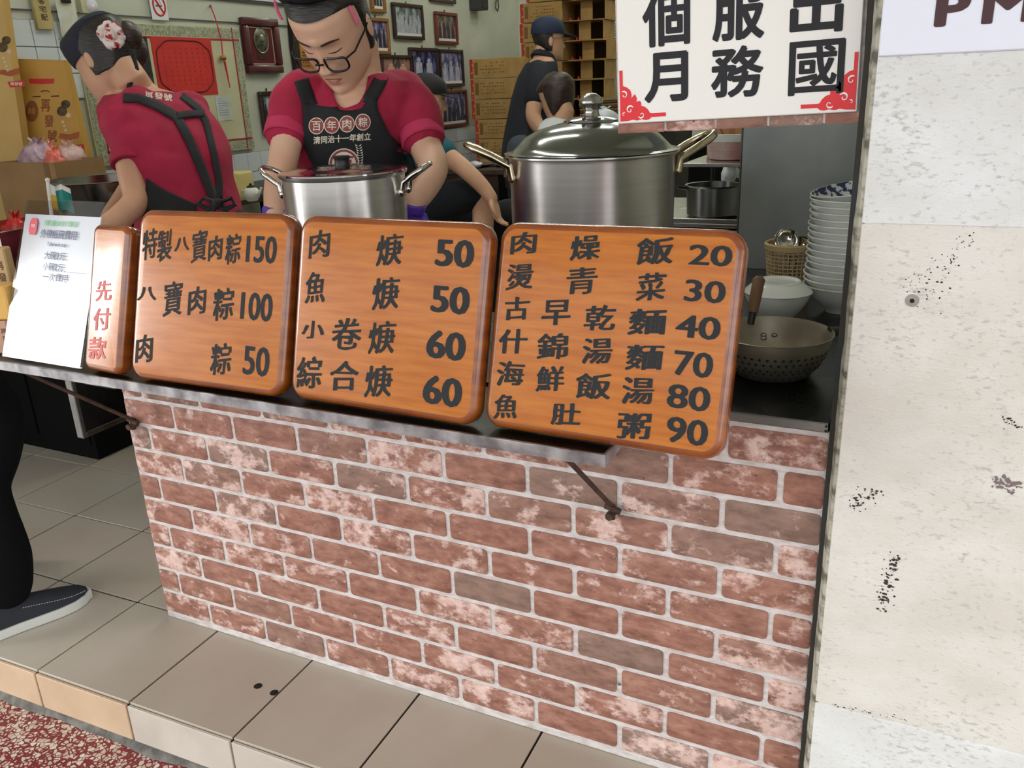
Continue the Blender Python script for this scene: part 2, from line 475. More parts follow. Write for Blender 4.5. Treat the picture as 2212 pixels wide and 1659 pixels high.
def marble_material(name, c1, c2):
    m = bpy.data.materials.new(name); m.use_nodes = True
    nt = m.node_tree; b = nt.nodes['Principled BSDF']; N = nt.nodes.new; L = nt.links.new
    g = N('ShaderNodeNewGeometry')
    def ns(scale, st, det):
        mp = N('ShaderNodeMapping'); mp.inputs['Scale'].default_value = st; L(g.outputs['Position'], mp.inputs['Vector'])
        n = N('ShaderNodeTexNoise'); n.inputs['Scale'].default_value = scale; n.inputs['Detail'].default_value = det; n.inputs['Roughness'].default_value = 0.62
        L(mp.outputs[0], n.inputs['Vector']); return n.outputs['Fac']
    def ramp(f, p0, k0, p1, k1):
        r = N('ShaderNodeValToRGB'); r.color_ramp.elements[0].position = p0; r.color_ramp.elements[1].position = p1
        r.color_ramp.elements[0].color = k0; r.color_ramp.elements[1].color = k1; L(f, r.inputs[0]); return r.outputs[0]
    W = (1, 1, 1, 1); K = (0, 0, 0, 1)
    base = ramp(ns(7, (1, 1, 1.6), 5), 0.35, (*lin(c1), 1), 0.65, (*lin(c2), 1))
    def mul(a, fac, col):
        x = N('ShaderNodeMix'); x.data_type = 'RGBA'; L(fac, x.inputs[0]); L(a, x.inputs[6]); x.inputs[7].default_value = (*lin(col), 1); return x.outputs[2]
    # grey flecks, denser in some areas
    fl = ns(95, (1, 1, 1.9), 6); ar = ns(6, (1, 1, 1), 3)
    sm = N('ShaderNodeMath'); sm.operation = 'MULTIPLY_ADD'; sm.inputs[1].default_value = 0.35; L(ar, sm.inputs[0]); L(fl, sm.inputs[2])
    c = mul(base, ramp(sm.outputs[0], 0.75, K, 0.90, W), (184, 183, 178))
    fl2 = ns(160, (1, 1, 1.6), 4); ar2 = ns(5.2, (1.3, 1, 1), 3)
    s2 = N('ShaderNodeMath'); s2.operation = 'MULTIPLY_ADD'; s2.inputs[1].default_value = 0.75; L(ar2, s2.inputs[0]); L(fl2, s2.inputs[2])
    c = mul(c, ramp(s2.outputs[0], 1.05, K, 1.08, W), (96, 90, 84))
    L(c, b.inputs['Base Color']); b.inputs['Roughness'].default_value = 0.55
    bp = N('ShaderNodeBump'); bp.inputs['Strength'].default_value = 0.35; bp.inputs['Distance'].default_value = 0.003
    L(ns(140, (1, 1, 2.5), 5), bp.inputs['Height']); L(bp.outputs[0], b.inputs['Normal'])
    return m
marble_a = marble_material('white_marble_slab', (226, 227, 228), (214, 214, 210))
marble_b = marble_material('cream_marble_slab', (222, 219, 212), (211, 205, 196))

# ================================================================ SETTING
XL, XR, YB = -2.0, 1.2, 5.7
# ---- shop floor: dark joints, then each tile
TH = 0.0271; T = 0.2934; TX, TY, YE = -0.7765, 0.006, -0.2966
def G(a, b): return Vector((TX + a*cos(TH) - b*sin(TH), TY + a*sin(TH) + b*cos(TH), 0))
GM = Matrix.Translation((TX, TY, 0)) @ Matrix.Rotation(TH, 4, 'Z')
mb = MB(); mb.box((XL-0.8-TX, YE+0.004, -0.113), (4.6, 8.0, -0.004), M=GM)
floor = struct('floor', mb, grout, smooth=False)
gap = 0.0026
cache = {}
def tile_at(i, b0, b1, m, name='floor_tile'):
    key = (round(b1-b0, 3), m.name)
    if key not in cache:
        q = MB(); q.rbox((gap, gap, -0.008), (T-gap, (b1-b0)-gap, 0.0), 0.0007, seg=1)
        cache[key] = q.mesh('floor_tile', m, smooth=False)
    o = bpy.data.objects.new(name, cache[key]); COL.objects.link(o); o.parent = floor
    o.location = G(i*T, b0); o.rotation_euler = (0, 0, TH + random.uniform(-0.0008, 0.0008))
    o.location.z = random.uniform(-0.0006, 0.0)
for i in range(-5, 15):
    tile_at(i, YE - 0.003, 0, tile_m)
for j in range(0, 6):
    for i in range(-5, 7):
        tile_at(i, j*T, (j+1)*T, tile_m)
mb = MB(); mb.box((XL-0.2, 6*T+0.03, -0.006), (3.4, 7.9, -0.0006)); mb.build('far_floor_tiling', tile_m, floor, smooth=False)['kind'] = 'stuff'
# two drilled holes in the tile by the counter
for hx, hy in ((0.049, -0.121), (0.098, -0.124)):
    q = MB(); q.lathe([(0.0, 0.0006), (0.0075, 0.0006), (0.0095, 0.0002)], (hx, hy, 0), 20)
    q.build('drilled_hole', mat('hole_black', (12, 11, 10), 1.0), floor)
# ---- step riser
mb = MB(); mb.box((XL-0.8-TX, YE-0.002, -0.2), (4.6, YE+0.02, -0.0075), M=GM); trim1 = struct('trim_1', mb, grout, smooth=False)
zb = -0.099
for i in range(-5, 15):
    q = MB(); q.rbox((0.0028, -0.008, zb), (T-0.0028, 0.0, -0.0045), 0.0015, seg=1)
    o = q.build('riser_tile', riser_m if i < 2 else riser2_m, trim1, smooth=False)
    o.location = G(i*T, YE-0.002); o.rotation_euler = (0, 0, TH)
q = MB(); vs = []; fs = []
for k in range(120):
    x = -1.6 + k*0.05
    y0 = YE-0.012-0.006*noise.noise(Vector((x*9, 0, 3))); z0 = zb-0.002+0.004*noise.noise(Vector((x*14, 2, 0))); y1 = YE-0.019-0.010*noise.noise(Vector((x*7, 5, 1)))
    vs += [GM @ Vector(c) for c in ((x, YE, z0+0.006), (x, y0, z0), (x, y1, -0.1135), (x, YE, -0.1135))]
    if k: a = 4*(k-1); fs += [(a+r, a+r+1, a+r+5, a+r+4) for r in range(3)]
q.add(vs, fs); q.build('cement_fillet', mortar_grey, trim1)
# ---- arcade pavement, road beyond, arcade roof and posts
mb = MB(); mb.box((-9, -4.2, -0.16), (9, 0.4, -0.1140)); pave = struct('pavement', mb, terrazzo, smooth=False)
mb = MB(); mb.box((-30, -30, -0.26), (30, -4.2, -0.22)); road = struct('road', mb, mat('grey_asphalt', (120, 120, 118), 0.9), smooth=False)
mb = MB(); mb.box((-9, -4.2, 3.1), (9, 0.2, 3.3)); struct('ceiling', mb, ceil_m, smooth=False)
for x in (-4.6, 3.4):
    mb = MB(); mb.box((x-0.25, -4.1, -0.15), (x+0.25, -3.6, 3.12)); struct('pillar', mb, marble_b, smooth=False)
mb = MB(); mb.box((-12, -16.5, -0.25), (12, -15.5, 5.0)); struct('wall_opposite', mb, mat('pale_render', (216, 214, 208), 0.9), smooth=False)
# ---- walls of the shop
mb = MB(); mb.box((XL-0.15, -0.3, -0.1), (XL, YB, 2.95)); wl = struct('wall_left', mb, white_wall, smooth=False)
mb = MB(); mb.box((XL-0.15, YB, -0.1), (3.0, YB+0.15, 2.95)); wb = struct('wall_back', mb, white_wall, smooth=False)
mb = MB(); mb.box((1.215, 0.06, -0.1), (1.4, YB, 2.95)); wr = struct('wall_right', mb, white_wall, smooth=False)
mb = MB(); mb.box((XL-0.15, 0.06, 2.9), (1.4, YB+0.1, 3.05)); struct('ceiling_shop', mb, ceil_m, smooth=False)
mb = MB(); mb.box((-6, -0.28, -0.12), (XL-0.15, 0.0, 3.15)); struct('wall_neighbour', mb, marble_b, smooth=False)
mb = MB(); mb.box((XL-0.15, 0.0, 2.35), (1.2, 0.14, 3.12)); struct('beam', mb, ceil_m, smooth=False)
# glazed tiles of the left wall (each tile apart)
tl = {}
def wall_tiles(y0, y1, z0, z1, sy, sz, offs=0.0):
    q = MB(); q.box((XL, y0, z0), (XL+0.004, y1, z1)); q.build('tile_bed', tile_grout, wl, smooth=False)
    nz = int(round((z1-z0)/sz)); ny = int(round((y1-y0)/sy))
    for a in range(nz):
        for c in range(ny):
            key = (sy, sz)
            if key not in tl:
                w = MB(); w.rbox((0, 0.0015, 0.0015), (0.006, sy-0.0015, sz-0.0015), 0.001, seg=1); tl[key] = w.mesh('wall_tile', white_tile, smooth=False)
            o = bpy.data.objects.new('wall_tile', tl[key]); COL.objects.link(o); o.parent = wl
            o.location = (XL+0.003+random.uniform(0, 0.0006), y0+c*sy, z0+a*sz)
wall_tiles(0.58, 1.38, 1.266, 1.566, 0.1, 0.1)
wall_tiles(0.58, 2.78, 0.766, 0.966, 0.1, 0.1)
wall_tiles(2.78, 4.98, 0.46, 0.96, 0.22, 0.1)
for z in (1.60, 1.70):
    q = MB(); q.box((XL, 0.5 if z < 1.65 else 1.4, z), (XL+0.012, 2.75, z+0.0035)); q.build('surface_wire', mat('grey_wire', (96, 96, 92), 0.7), wl, smooth=False)
q = MB(); q.box((XL, 1.6, 1.712), (XL+0.025, 2.74, 1.80)); q.build('cable_duct', mat('white_duct', (214, 218, 214), 0.5), wl, smooth=False)
q = MB(); q.box((XL, 1.5, 1.82), (XL+0.05, 3.0, 2.1)); q.build('wood_batten', mat('brown_batten', (120, 78, 52), 0.6), wl, smooth=False)

# ---- marble pillar at the right: each slab a piece
PX, PY = 1.2075, -0.045
mb = MB(); mb.box((PX+0.004, PY+0.0015, -0.12), (2.6, 0.058, 3.1)); pil = struct('wall_right_pier', mb, marble_b, smooth=False)
for z0, z1, m in ((-0.12, 0.279, marble_a), (0.281, 1.0548, marble_b), (1.0556, 1.9, marble_a), (1.902, 3.1, marble_b)):
    q = MB(); q.rbox((PX, PY, z0), (2.5, PY+0.02, z1), 0.0012, seg=1)
    if z0 == 0.281: m = marble_b
    q.build('marble_slab', m, pil, smooth=False)
q = MB(); q.lathe([(0, 0.002), (0.003, 0.002), (0.006, 0.0015), (0.0085, 0.001), (0.009, -0.002)], (0, 0, 0), 20)
o = q.build('wall_plug', mat('grey_plug', (150, 144, 136), 0.6), pil); o.location = (1.279, PY, 0.956); o.rotation_euler = (pi/2, 0, 0)
q = MB(); q.lathe([(0, 0.0026), (0.003, 0.0026)], (0, 0, 0), 12); o = q.build('plug_hole', mat('plug_black', (30, 28, 26), 1), pil); o.location = (1.279, PY, 0.956); o.rotation_euler = (pi/2, 0, 0)
# dark scuffs where paint has rubbed off the slabs
scf = mat('dark_scuff', (52, 46, 44), 0.9); scg = mat('grey_scuff', (122, 108, 106), 0.9)
def scuff(n, px0, py0, px1, py1, wid, m, size, seed):
    rnd = random.Random(seed); q = MB()
    for k in range(n):
        t = rnd.random(); x = px0+(px1-px0)*t+rnd.gauss(0, wid); y = py0+(py1-py0)*t+rnd.gauss(0, wid*.5)
        c = on(x, y, 1, PY-0.0005); a0 = rnd.random()*6; r = size*(0.4+rnd.random()); e = 0.4+rnd.random()
        q.poly([(c.x+r*e*cos(a0+2*pi*j/6)*(0.6+.6*rnd.random()), PY-0.0005-0.0001*rnd.random(), c.z+r*sin(a0+2*pi*j/6)*(0.5+.6*rnd.random())) for j in range(6)])
    q.build('scuff_mark', m, pil, smooth=False)['kind'] = 'stuff'
scuff(90, 1932, 1200, 1905, 1320, 9, scf, 0.0022, 1)
scuff(60, 1885, 1060, 1845, 1095, 14, scf, 0.0016, 2)
scuff(70, 2150, 1035, 2205, 1060, 14, scg, 0.0026, 3)
scuff(36, 1795, 1522, 1960, 1556, 5, scf, 0.0012, 4)
scuff(26, 2170, 905, 2195, 925, 10, scf, 0.0014, 5)
scuff(60, 1995, 590, 2000, 660, 26, scf, 0.0011, 6)
scuff(50, 2040, 570, 2090, 500, 14, scf, 0.0010, 7)
# steel door track between counter and pillar with a painted lip
q = MB(); q.box((1.189, -0.012, -0.113), (1.1975, 0.05, 3.0))
tr2 = struct('trim_2', q, mat('dark_track_metal', (50, 46, 40), 0.7, 0.2, (38, 50, 54), 9, lo=0.5, hi=0.7, world_co=True, bump=0.4, bscale=40), smooth=False)
q = MB(); vs = []; fs = []
for k in range(110):
    z = -0.115 + k*0.0285
    w = 0.0022*noise.noise(Vector((0, 0, z*14)))+0.0012*noise.noise(Vector((0, 3, z*45)))
    vs += [(1.1962+w, -0.0125, z), (1.2030, PY+0.004, z), (1.2085, PY+0.001, z), (1.2085, 0.05, z)]
    if k: a = 4*(k-1); fs += [(a+r, a+r+1, a+r+5, a+r+4) for r in range(3)]
q.add(vs, fs); q.build('painted_lip', mat('flaking_paint', (176, 172, 156), 0.85, 0, (96, 92, 80), 24, (1, 1, 2), world_co=True, bump=0.5, lo=0.45, hi=0.62), tr2)

# ================================================================ COUNTER
ct = thing('counter', 'long shop counter faced with whitewashed brick pattern under a steel top', 'counter', (0.4, 0.35, 0))
CO = Vector((0.4, 0.35, 0))
X0, X1 = -0.355, 1.188
q = MB(); q.box((X0, 0.0, 0.001), (X1, 0.43, 0.736)); q.build('front_panel', mortar_m, ct, off=CO, smooth=False)
Lb, hb, z9, oa, ob = 0.53/3, 0.0650, 0.0478, -0.2024, -0.2904
bw = MB(); bm_c = {}
def brick_mesh(w, h):
    k = (round(w, 3), round(h, 3))
    if k in bm_c: return bm_c[k]
    r = min(0.007, w*0.4, h*0.4); d = 0.0028
    pts = []
    for cx, cz, a0 in ((w/2-r, h/2-r, 0), (-w/2+r, h/2-r, 90), (-w/2+r, -h/2+r, 180), (w/2-r, -h/2+r, 270)):
        for t in (0, 45, 90): pts.append((cx + r*cos(radians(a0+t)), cz + r*sin(radians(a0+t))))
    b = MB()
    R = [[Vector((x, 0.001, z)) for x, z in pts], [Vector((x*1.0, -d*0.55, z)) for x, z in pts], [Vector((x*(1-0.0025/w*2), -d, z*(1-0.0025/h*2))) for x, z in pts]]
    b.rings(R, cap=False); n = len(pts); b.f.append(tuple(2*n+j for j in range(n))); b.mi.append(0)
    bm_c[k] = b.mesh('brick', brick_m, ang=60); return bm_c[k]
for c in range(-1, 10):
    zc = z9 + hb*(9-c)
    zlo, zhi = zc-hb/2+0.0048, min(zc+hb/2-0.0048, 0.733)
    if zhi - zlo < 0.004: continue
    o0 = oa if c % 2 else ob
    for k in range(-2, 10):
        a = max(o0 + Lb*k + 0.0048 + random.uniform(-0.0008, 0.0008), X0+0.0005); b = min(o0 + Lb*(k+1) - 0.0048 + random.uniform(-0.0008, 0.0008), X1-0.0005)
        if b - a < 0.006: continue
        o = bpy.data.objects.new('brick', brick_mesh(b-a, zhi-zlo)); COL.objects.link(o); o.parent = ct
        o.location = Vector(((a+b)/2, 0, (zlo+zhi)/2)) - CO
q = MB(); q.rbox((X0-0.004, -0.006, 0.7375), (X1, 0.44, 0.75), 0.002); q.build('steel_top', worktop_m, ct, off=CO, smooth=False)
q = MB(); q.rbox((X0-0.004, -0.0085, 0.7365), (X1-0.001, -0.004, 0.752), 0.0015, seg=1); q.build('top_edge_strip', steel_dull, ct, off=CO, smooth=False)
for p in ((1.183, -0.0092, 0.7475), (1.183, -0.0092, 0.740)):
    q = MB(); q.ball(p, 0.002, 8, 6); q.build('rivet', black_rubber, ct, off=CO)
q = MB(); q.ball((0.845-0.0+0.012, -0.0006, 0.1715), (0.0035, 0.0018, 0.0035), 12, 8); q.build('panel_screw', steel_dull, ct, off=CO)
q = MB(); q.box((0.42, 0.441, 0.7375), (1.19, 1.06, 0.75)); q.box((0.42, 0.441, 0.1), (1.19, 0.5, 0.7375)); q.build('rear_top', worktop_m, ct, off=CO, smooth=False)

# ---- folding shelf in front of the counter
SO = Vector((0.15, -0.1, 0.7375))
sh = thing('folding_shelf', 'narrow zinc-edged steel shelf hung along the brick counter front', 'shelf', SO)
q = MB(); q.box((-0.62, -0.218, 0.735), (0.909, -0.009, 0.745)); q.build('shelf_top', steel_dark, sh, off=SO, smooth=False)
q = MB(); vs = []; fs = []; n = 90
for k in range(n+1):
    x = -0.62 + 1.531*k/n
    w = 0.0007*noise.noise(Vector((x*22, 0, 0))); w2 = 0.0010*noise.noise(Vector((x*30, 7, 0)))
    vs += [(x, -0.216, 0.7462+w), (x, -0.2205+w, 0.7462+w2), (x, -0.2215+w, 0.745+w2), (x, -0.2212+w, 0.7275+w2), (x, -0.216, 0.7275)]
    if k: a = 5*(k-1); fs += [(a+r, a+r+1, a+r+6, a+r+5) for r in range(4)] + [(a+4, a, a+5, a+9)]
fs += [(0, 1, 2, 3, 4), tuple(5*n+r for r in (4, 3, 2, 1, 0))]
q.add(vs, fs); q.build('front_lip', galv, sh, off=SO)
q = MB(); q.rbox((0.9065, -0.2205, 0.7275), (0.9105, -0.012, 0.7465), 0.001, seg=1); q.build('end_lip', galv, sh, off=SO, smooth=False)
for ax, az, tx in ((0.846, 0.540, 0.842), (-0.329, 0.539, -0.392)):
    st = MB(); st.tube([(ax, -0.012, az+0.012), (ax+(tx-ax)*0.12, -0.03, az+0.028), (tx, -0.205, 0.7265)], 0.0042, 10)
    o = st.build('strut', rust, sh, off=SO)
    st = MB(); st.tube([(ax-0.012, -0.011, az+0.010), (ax+0.016, -0.011, az+0.002)], 0.0058, 8); st.tube([(ax, -0.001, az-0.004), (ax, -0.026, az-0.004)], 0.0075, 6)
    st.tube([(ax+0.001, -0.012, az+0.012), (ax+0.001, -0.012, az-0.013)], 0.0062, 8)
    st.build('hinge_bolt', rust, o, off=SO)
# ================================================================ MENU BOARDS
def rrect(w, h, r, inset, n=6):
    pts = []
    rr = max(r - inset, 0.002)
    for cx, cz, a0 in ((w-inset-rr, h-inset-rr, 0), (inset+rr, h-inset-rr, 90), (inset+rr, inset+rr, 180), (w-inset-rr, inset+rr, 270)):
        for t in range(n+1): pts.append((cx + rr*cos(radians(a0+90*t/n)), cz + rr*sin(radians(a0+90*t/n))))
    return pts
def board(name, label, x, y, z, yaw, tilt, w, h, chars, ink, slant=0.14, bold=0.016, group=None, rc=0.03, nbold=0.018, face=None):
    u = Vector((cos(yaw), sin(yaw), 0)); n = Vector((-sin(yaw), cos(yaw), 0))
    up = UP*cos(tilt) + n*sin(tilt); inn = up.cross(u)
    t = thing(name, label, 'menu board', group=group, M=frameM(Vector((x, y, z)), u, inn, up))
    q = MB(); r = 0.0115; th = 0.032; R = []
    for ins, yy in ((0.006, th), (0.002, th-0.002), (0, th-0.006), (0, r)): R.append([Vector((a, yy, b)) for a, b in rrect(w, h, rc, ins)])
    for k in range(1, 6):
        a = pi/2*k/5
        R.append([Vector((p, r*(1-sin(a)), c)) for p, c in rrect(w, h, rc, r*(1-cos(a)))])
    q.rings(R, cap=False, mi=1); m = len(R[0])
    q.f.append(tuple((len(R)-1)*m+j for j in range(m))); q.mi.append(0)
    q.f.append(tuple(range(m-1, -1, -1))); q.mi.append(1)
    q.build('wooden_panel', [face or wood_face, wood_edge], t, ang=30)
    q = MB()
    for ch, a, b, cw, chh in chars:
        num = ch.isdigit()
        letters(q, ch, a, b, cw, chh, lambda p, c: Vector((p, -0.0007, c)), bold=nbold if num else bold, slant=0 if num else slant, wob=0.0 if num else 0.035, brush=0.9)
    q.build('painted_lettering', ink, t, smooth=False)
    return t
board('menu_board', 'wooden menu board listing three dumpling prices 150, 100 and 50', -0.0441, -0.2187, .7545, .0205, .3039, .3612, .3167,
 [('特', 0.0336, 0.2522, 0.0352, 0.0567), ('製', 0.0705, 0.251, 0.0346, 0.0574), ('八', 0.113, 0.2552, 0.0355, 0.0252), ('寶', 0.155, 0.253, 0.0347, 0.0574), ('肉', 0.193, 0.2508, 0.0308, 0.0445), ('粽', 0.2337, 0.2512, 0.0333, 0.0525), ('150', 0.297, 0.2525, 0.0658, 0.048), ('八', 0.034, 0.1602, 0.0477, 0.0259), ('寶', 0.0991, 0.1552, 0.0444, 0.0637), ('肉', 0.1576, 0.1552, 0.0414, 0.0514), ('粽', 0.22, 0.153, 0.0465, 0.0567), ('100', 0.2948, 0.1531, 0.0692, 0.0496), ('肉', 0.0353, 0.0571, 0.0408, 0.0521), ('粽', 0.2225, 0.0548, 0.0466, 0.057), ('50', 0.3024, 0.0586, 0.0569, 0.0522)],
 letter_dark, group='large menu boards on the shelf')
board('menu_board', 'wooden menu board with four soup rows priced 50, 50, 60, 60', 0.3262, -0.2024, .7545, -.0281, .2716, .3701, .3121,
 [('肉', 0.0475, 0.2646, 0.0431, 0.0456), ('焿', 0.1893, 0.262, 0.0491, 0.0504), ('50', 0.311, 0.2624, 0.0672, 0.0429), ('魚', 0.044, 0.1918, 0.0418, 0.052), ('焿', 0.1882, 0.1925, 0.0508, 0.052), ('50', 0.3097, 0.1912, 0.0676, 0.0433), ('小', 0.0443, 0.1209, 0.0482, 0.0317), ('卷', 0.1155, 0.1203, 0.0595, 0.0525), ('焿', 0.1866, 0.1211, 0.0511, 0.0524), ('60', 0.3082, 0.1203, 0.0694, 0.0448), ('綜', 0.0423, 0.0479, 0.0532, 0.0541), ('合', 0.1162, 0.0503, 0.0598, 0.0505), ('焿', 0.1861, 0.0502, 0.0514, 0.0529), ('60', 0.3081, 0.0488, 0.0697, 0.0463)],
 letter_dark, nbold=0.026, group='large menu boards on the shelf')
board('menu_board', 'wooden menu board with six rows priced 20 to 90 overhanging the shelf end', 0.7023, -0.2001, .7545, -.0185, .292, .3691, .3135,
 [('肉', 0.0429, 0.2813, 0.0414, 0.0335), ('燥', 0.1423, 0.279, 0.0458, 0.0357), ('飯', 0.2461, 0.2795, 0.0537, 0.0376), ('20', 0.3239, 0.2769, 0.058, 0.0282), ('燙', 0.0416, 0.2312, 0.0429, 0.0395), ('青', 0.1413, 0.2317, 0.046, 0.0392), ('菜', 0.2459, 0.2297, 0.0404, 0.0388), ('30', 0.3218, 0.2284, 0.0551, 0.0304), ('古', 0.0413, 0.1832, 0.0404, 0.035), ('早', 0.1068, 0.1826, 0.0448, 0.0376), ('乾', 0.1757, 0.1802, 0.0462, 0.0367), ('麵', 0.2456, 0.1806, 0.0529, 0.0368), ('40', 0.3176, 0.1793, 0.0608, 0.0316), ('什', 0.0403, 0.1336, 0.0471, 0.0375), ('錦', 0.1058, 0.1329, 0.0487, 0.0389), ('湯', 0.1759, 0.133, 0.0452, 0.038), ('麵', 0.2464, 0.1313, 0.053, 0.037), ('70', 0.3167, 0.1289, 0.0535, 0.035), ('海', 0.0408, 0.085, 0.0459, 0.0376), ('鮮', 0.1071, 0.0844, 0.0438, 0.0379), ('飯', 0.1754, 0.082, 0.0537, 0.0381), ('湯', 0.2424, 0.0833, 0.0466, 0.0383), ('80', 0.3153, 0.0825, 0.0591, 0.0341), ('魚', 0.0388, 0.0347, 0.0395, 0.0378), ('肚', 0.1373, 0.0359, 0.0455, 0.0331), ('粥', 0.2421, 0.0332, 0.0479, 0.0374), ('90', 0.3182, 0.0363, 0.057, 0.0363)],
 letter_dark, bold=0.020, group='large menu boards on the shelf')
board('payment_board', 'narrow upright wooden board with red lettering beside the acrylic stand', -0.1799, -0.2126, .7545, -.0664, .2982, .1091, .2848,
 [('先', 0.0488, 0.1573, 0.0459, 0.04), ('付', 0.0484, 0.102, 0.0503, 0.0442), ('款', 0.0417, 0.0456, 0.0527, 0.0444)], letter_red, rc=0.018, face=wood_gloss)

# ---- acrylic stand with its paper
yaw, tilt = -.0175, .397
u = Vector((cos(yaw), sin(yaw), 0)); n = Vector((-sin(yaw), cos(yaw), 0)); up = UP*cos(tilt)+n*sin(tilt)
ac = thing('acrylic_stand', 'clear acrylic stand holding a bright white takeout notice', 'notice stand', M=frameM(Vector((-0.4444, -0.2002, 0.7490)), u, up.cross(u), up))
aw, ah = .2439, .3368
q = MB(); q.rbox((0, -0.0015, 0), (aw, 0.0012, ah), 0.0008, seg=1)
q.build('front_sheet', acrylic, ac, smooth=False)
q = MB(); q.rbox((0, 0.004, 0.0005), (aw, 0.0065, ah), 0.0008, seg=1)
fb = Vector((0, 0.0065, 0.0005)); bk = (up.cross(u), up)
q.build('back_sheet', acrylic, ac, smooth=False)
loc_h = Vector((0, cos(tilt), -sin(tilt)))                       # horizontal direction into the shop, in local axes
q = MB(); base = [Vector((0, 0.0066, 0.003)), Vector((aw, 0.0066, 0.003)), Vector((aw, 0, 0)) + loc_h*0.1 + Vector((0, 0, 0.003)), Vector((0, 0, 0)) + loc_h*0.1 + Vector((0, 0, 0.003))]
q.prism(base, Vector((0, -sin(tilt), -cos(tilt)))*-0.0024); q.build('foot_sheet', acrylic, ac, smooth=False)
q = MB(); q.box((0.004, 0.0016, 0.003), (aw-0.004, 0.0036, 0.306)); pw = q.build('paper_notice', paper_white, ac, smooth=False)
def F(p, c): return Vector((p, -0.0019, c))
q = MB()
for s_, a, b, w, h in (('外帶紙碗費用', 0.1228, 0.2658, 0.1125, 0.0187), ('Take-out cup', 0.122, 0.2439, 0.0606, 0.0105), ('大碗3元', 0.1217, 0.2215, 0.0649, 0.0172), ('小碗2元', 0.1217, 0.1986, 0.0620, 0.0160), ('一次費用', 0.132, 0.1768, 0.078, 0.0165)):
    letters(q, s_, a, b, w, h, F, bold=0.008)
for k in range(13): q.poly([F(0.112+k*0.009, 0.1896), F(0.118+k*0.009, 0.1896), F(0.118+k*0.009, 0.1904), F(0.112+k*0.009, 0.1904)])
q.build('printed_text', mat('blue_black_ink', (92, 94, 128), 0.5), pw, smooth=False)
q = MB(); letters(q, '愛護地球 環保', 0.1243, 0.2885, 0.1016, 0.012, F, bold=0.005); q.build('green_text', mat('green_ink', (120, 200, 130), 0.5), pw, smooth=False)
q = MB(); pr = [(0.007, 0.0175), (0.0125, 0.010), (0.0125, -0.010), (0.008, -0.0175), (-0.008, -0.0175), (-0.0125, -0.010), (-0.0125, 0.010), (-0.007, 0.0175)]
q.poly([F(0.0395+a, 0.2796+b) for a, b in pr]); q.build('red_jar_mark', mat('pink_red_ink', (232, 96, 108), 0.5), pw, smooth=False)
q = MB(); letters(q, '再發', 0.0395, 0.281, 0.013, 0.007, lambda p, c: Vector((p, -0.0022, c)), bold=0.01); q.build('jar_mark_text', paper_white, pw, smooth=False)

# ================================================================ HANGING SIGN AND PIER SIGN
hs = thing('hanging_sign', 'large white hanging sign with bold black characters and red corners', 'sign', M=frameM(Vector((0.845, 0.03, 1.1845)), Vector((cos(0.029), 0, sin(0.029))), Vector((0, 1, 0)), Vector((-sin(0.029), 0, cos(0.029)))))
SW, SH = 0.3385, 0.56
q = MB(); q.rbox((0.0, -0.003, 0.0), (SW, 0.003, SH), 0.0012, seg=1); q.build('white_sheet', sign_white, hs, smooth=False)
q = MB(); q.box((-0.0035, 0.0032, -0.0135), (SW+0.004, 0.035, SH+0.2)); bb = q.build('backing_board', mortar_m, hs, smooth=False)
for k in range(5):
    x0 = -0.0035 + k*0.075; x1 = min(x0+0.0725, SW+0.004)
    q = MB(); q.box((x0+0.001, 0.0022, -0.0145), (x1, 0.0345, -0.0128)); q.box((x0+0.001, 0.0018, -0.0132), (x1, 0.0034, -0.0008)); q.build('brick_strip', brick_m, hs, smooth=False)
def F(p, c): return Vector((p, -0.0036, c))
q = MB()
for ch, a, b, w, h in (('個', .9155, 1.3282, .0703, .0745), ('月', .9172, 1.2486, .066, .0692), ('服', 1.018, 1.3292, .0713, .0715), ('務', 1.0198, 1.2519, .0727, .0686), ('出', 1.1211, 1.3307, .068, .0695), ('國', 1.1264, 1.2528, .0723, .0700)):
    dx, dz = a-0.845, b-1.1845
    letters(q, ch, dx*cos(.029)+dz*sin(.029), dz*cos(.029)-dx*sin(.029), w, h, F, bold=0.018 if ch == '國' else 0.028)
q.build('black_lettering', sign_ink, hs, smooth=False)
orn = [(0, .073), (.005, .073), (.005, .051), (.011, .049), (.0165, .0445), (.0185, .038), (.018, .033), (.0235, .0385), (.0265, .033), (.026, .0275), (.0315, .0285), (.0335, .0245), (.033, .0215), (.039, .0195), (.0435, .0155), (.0465, .0105), (.050, .0100), (.071, .0100), (.071, .0045), (.049, .0045), (.0455, .0015), (.040, .0005), (.034, .002), (.026, .0005), (.020, .002), (.012, .0005), (0, 0)]
def spiral(cx, cz, r0, turns, a0, w, sgn=1):
    L_ = []; R_ = []
    for k in range(22):
        a = a0 + sgn*turns*2*pi*k/21; r = r0*(1-0.8*k/21)
        ww = w*(0.5+0.5*sin(pi*min(1, k/8)))
        L_.append((cx+(r+ww/2)*cos(a), cz+(r+ww/2)*sin(a))); R_.append((cx+(r-ww/2)*cos(a), cz+(r-ww/2)*sin(a)))
    return L_, R_
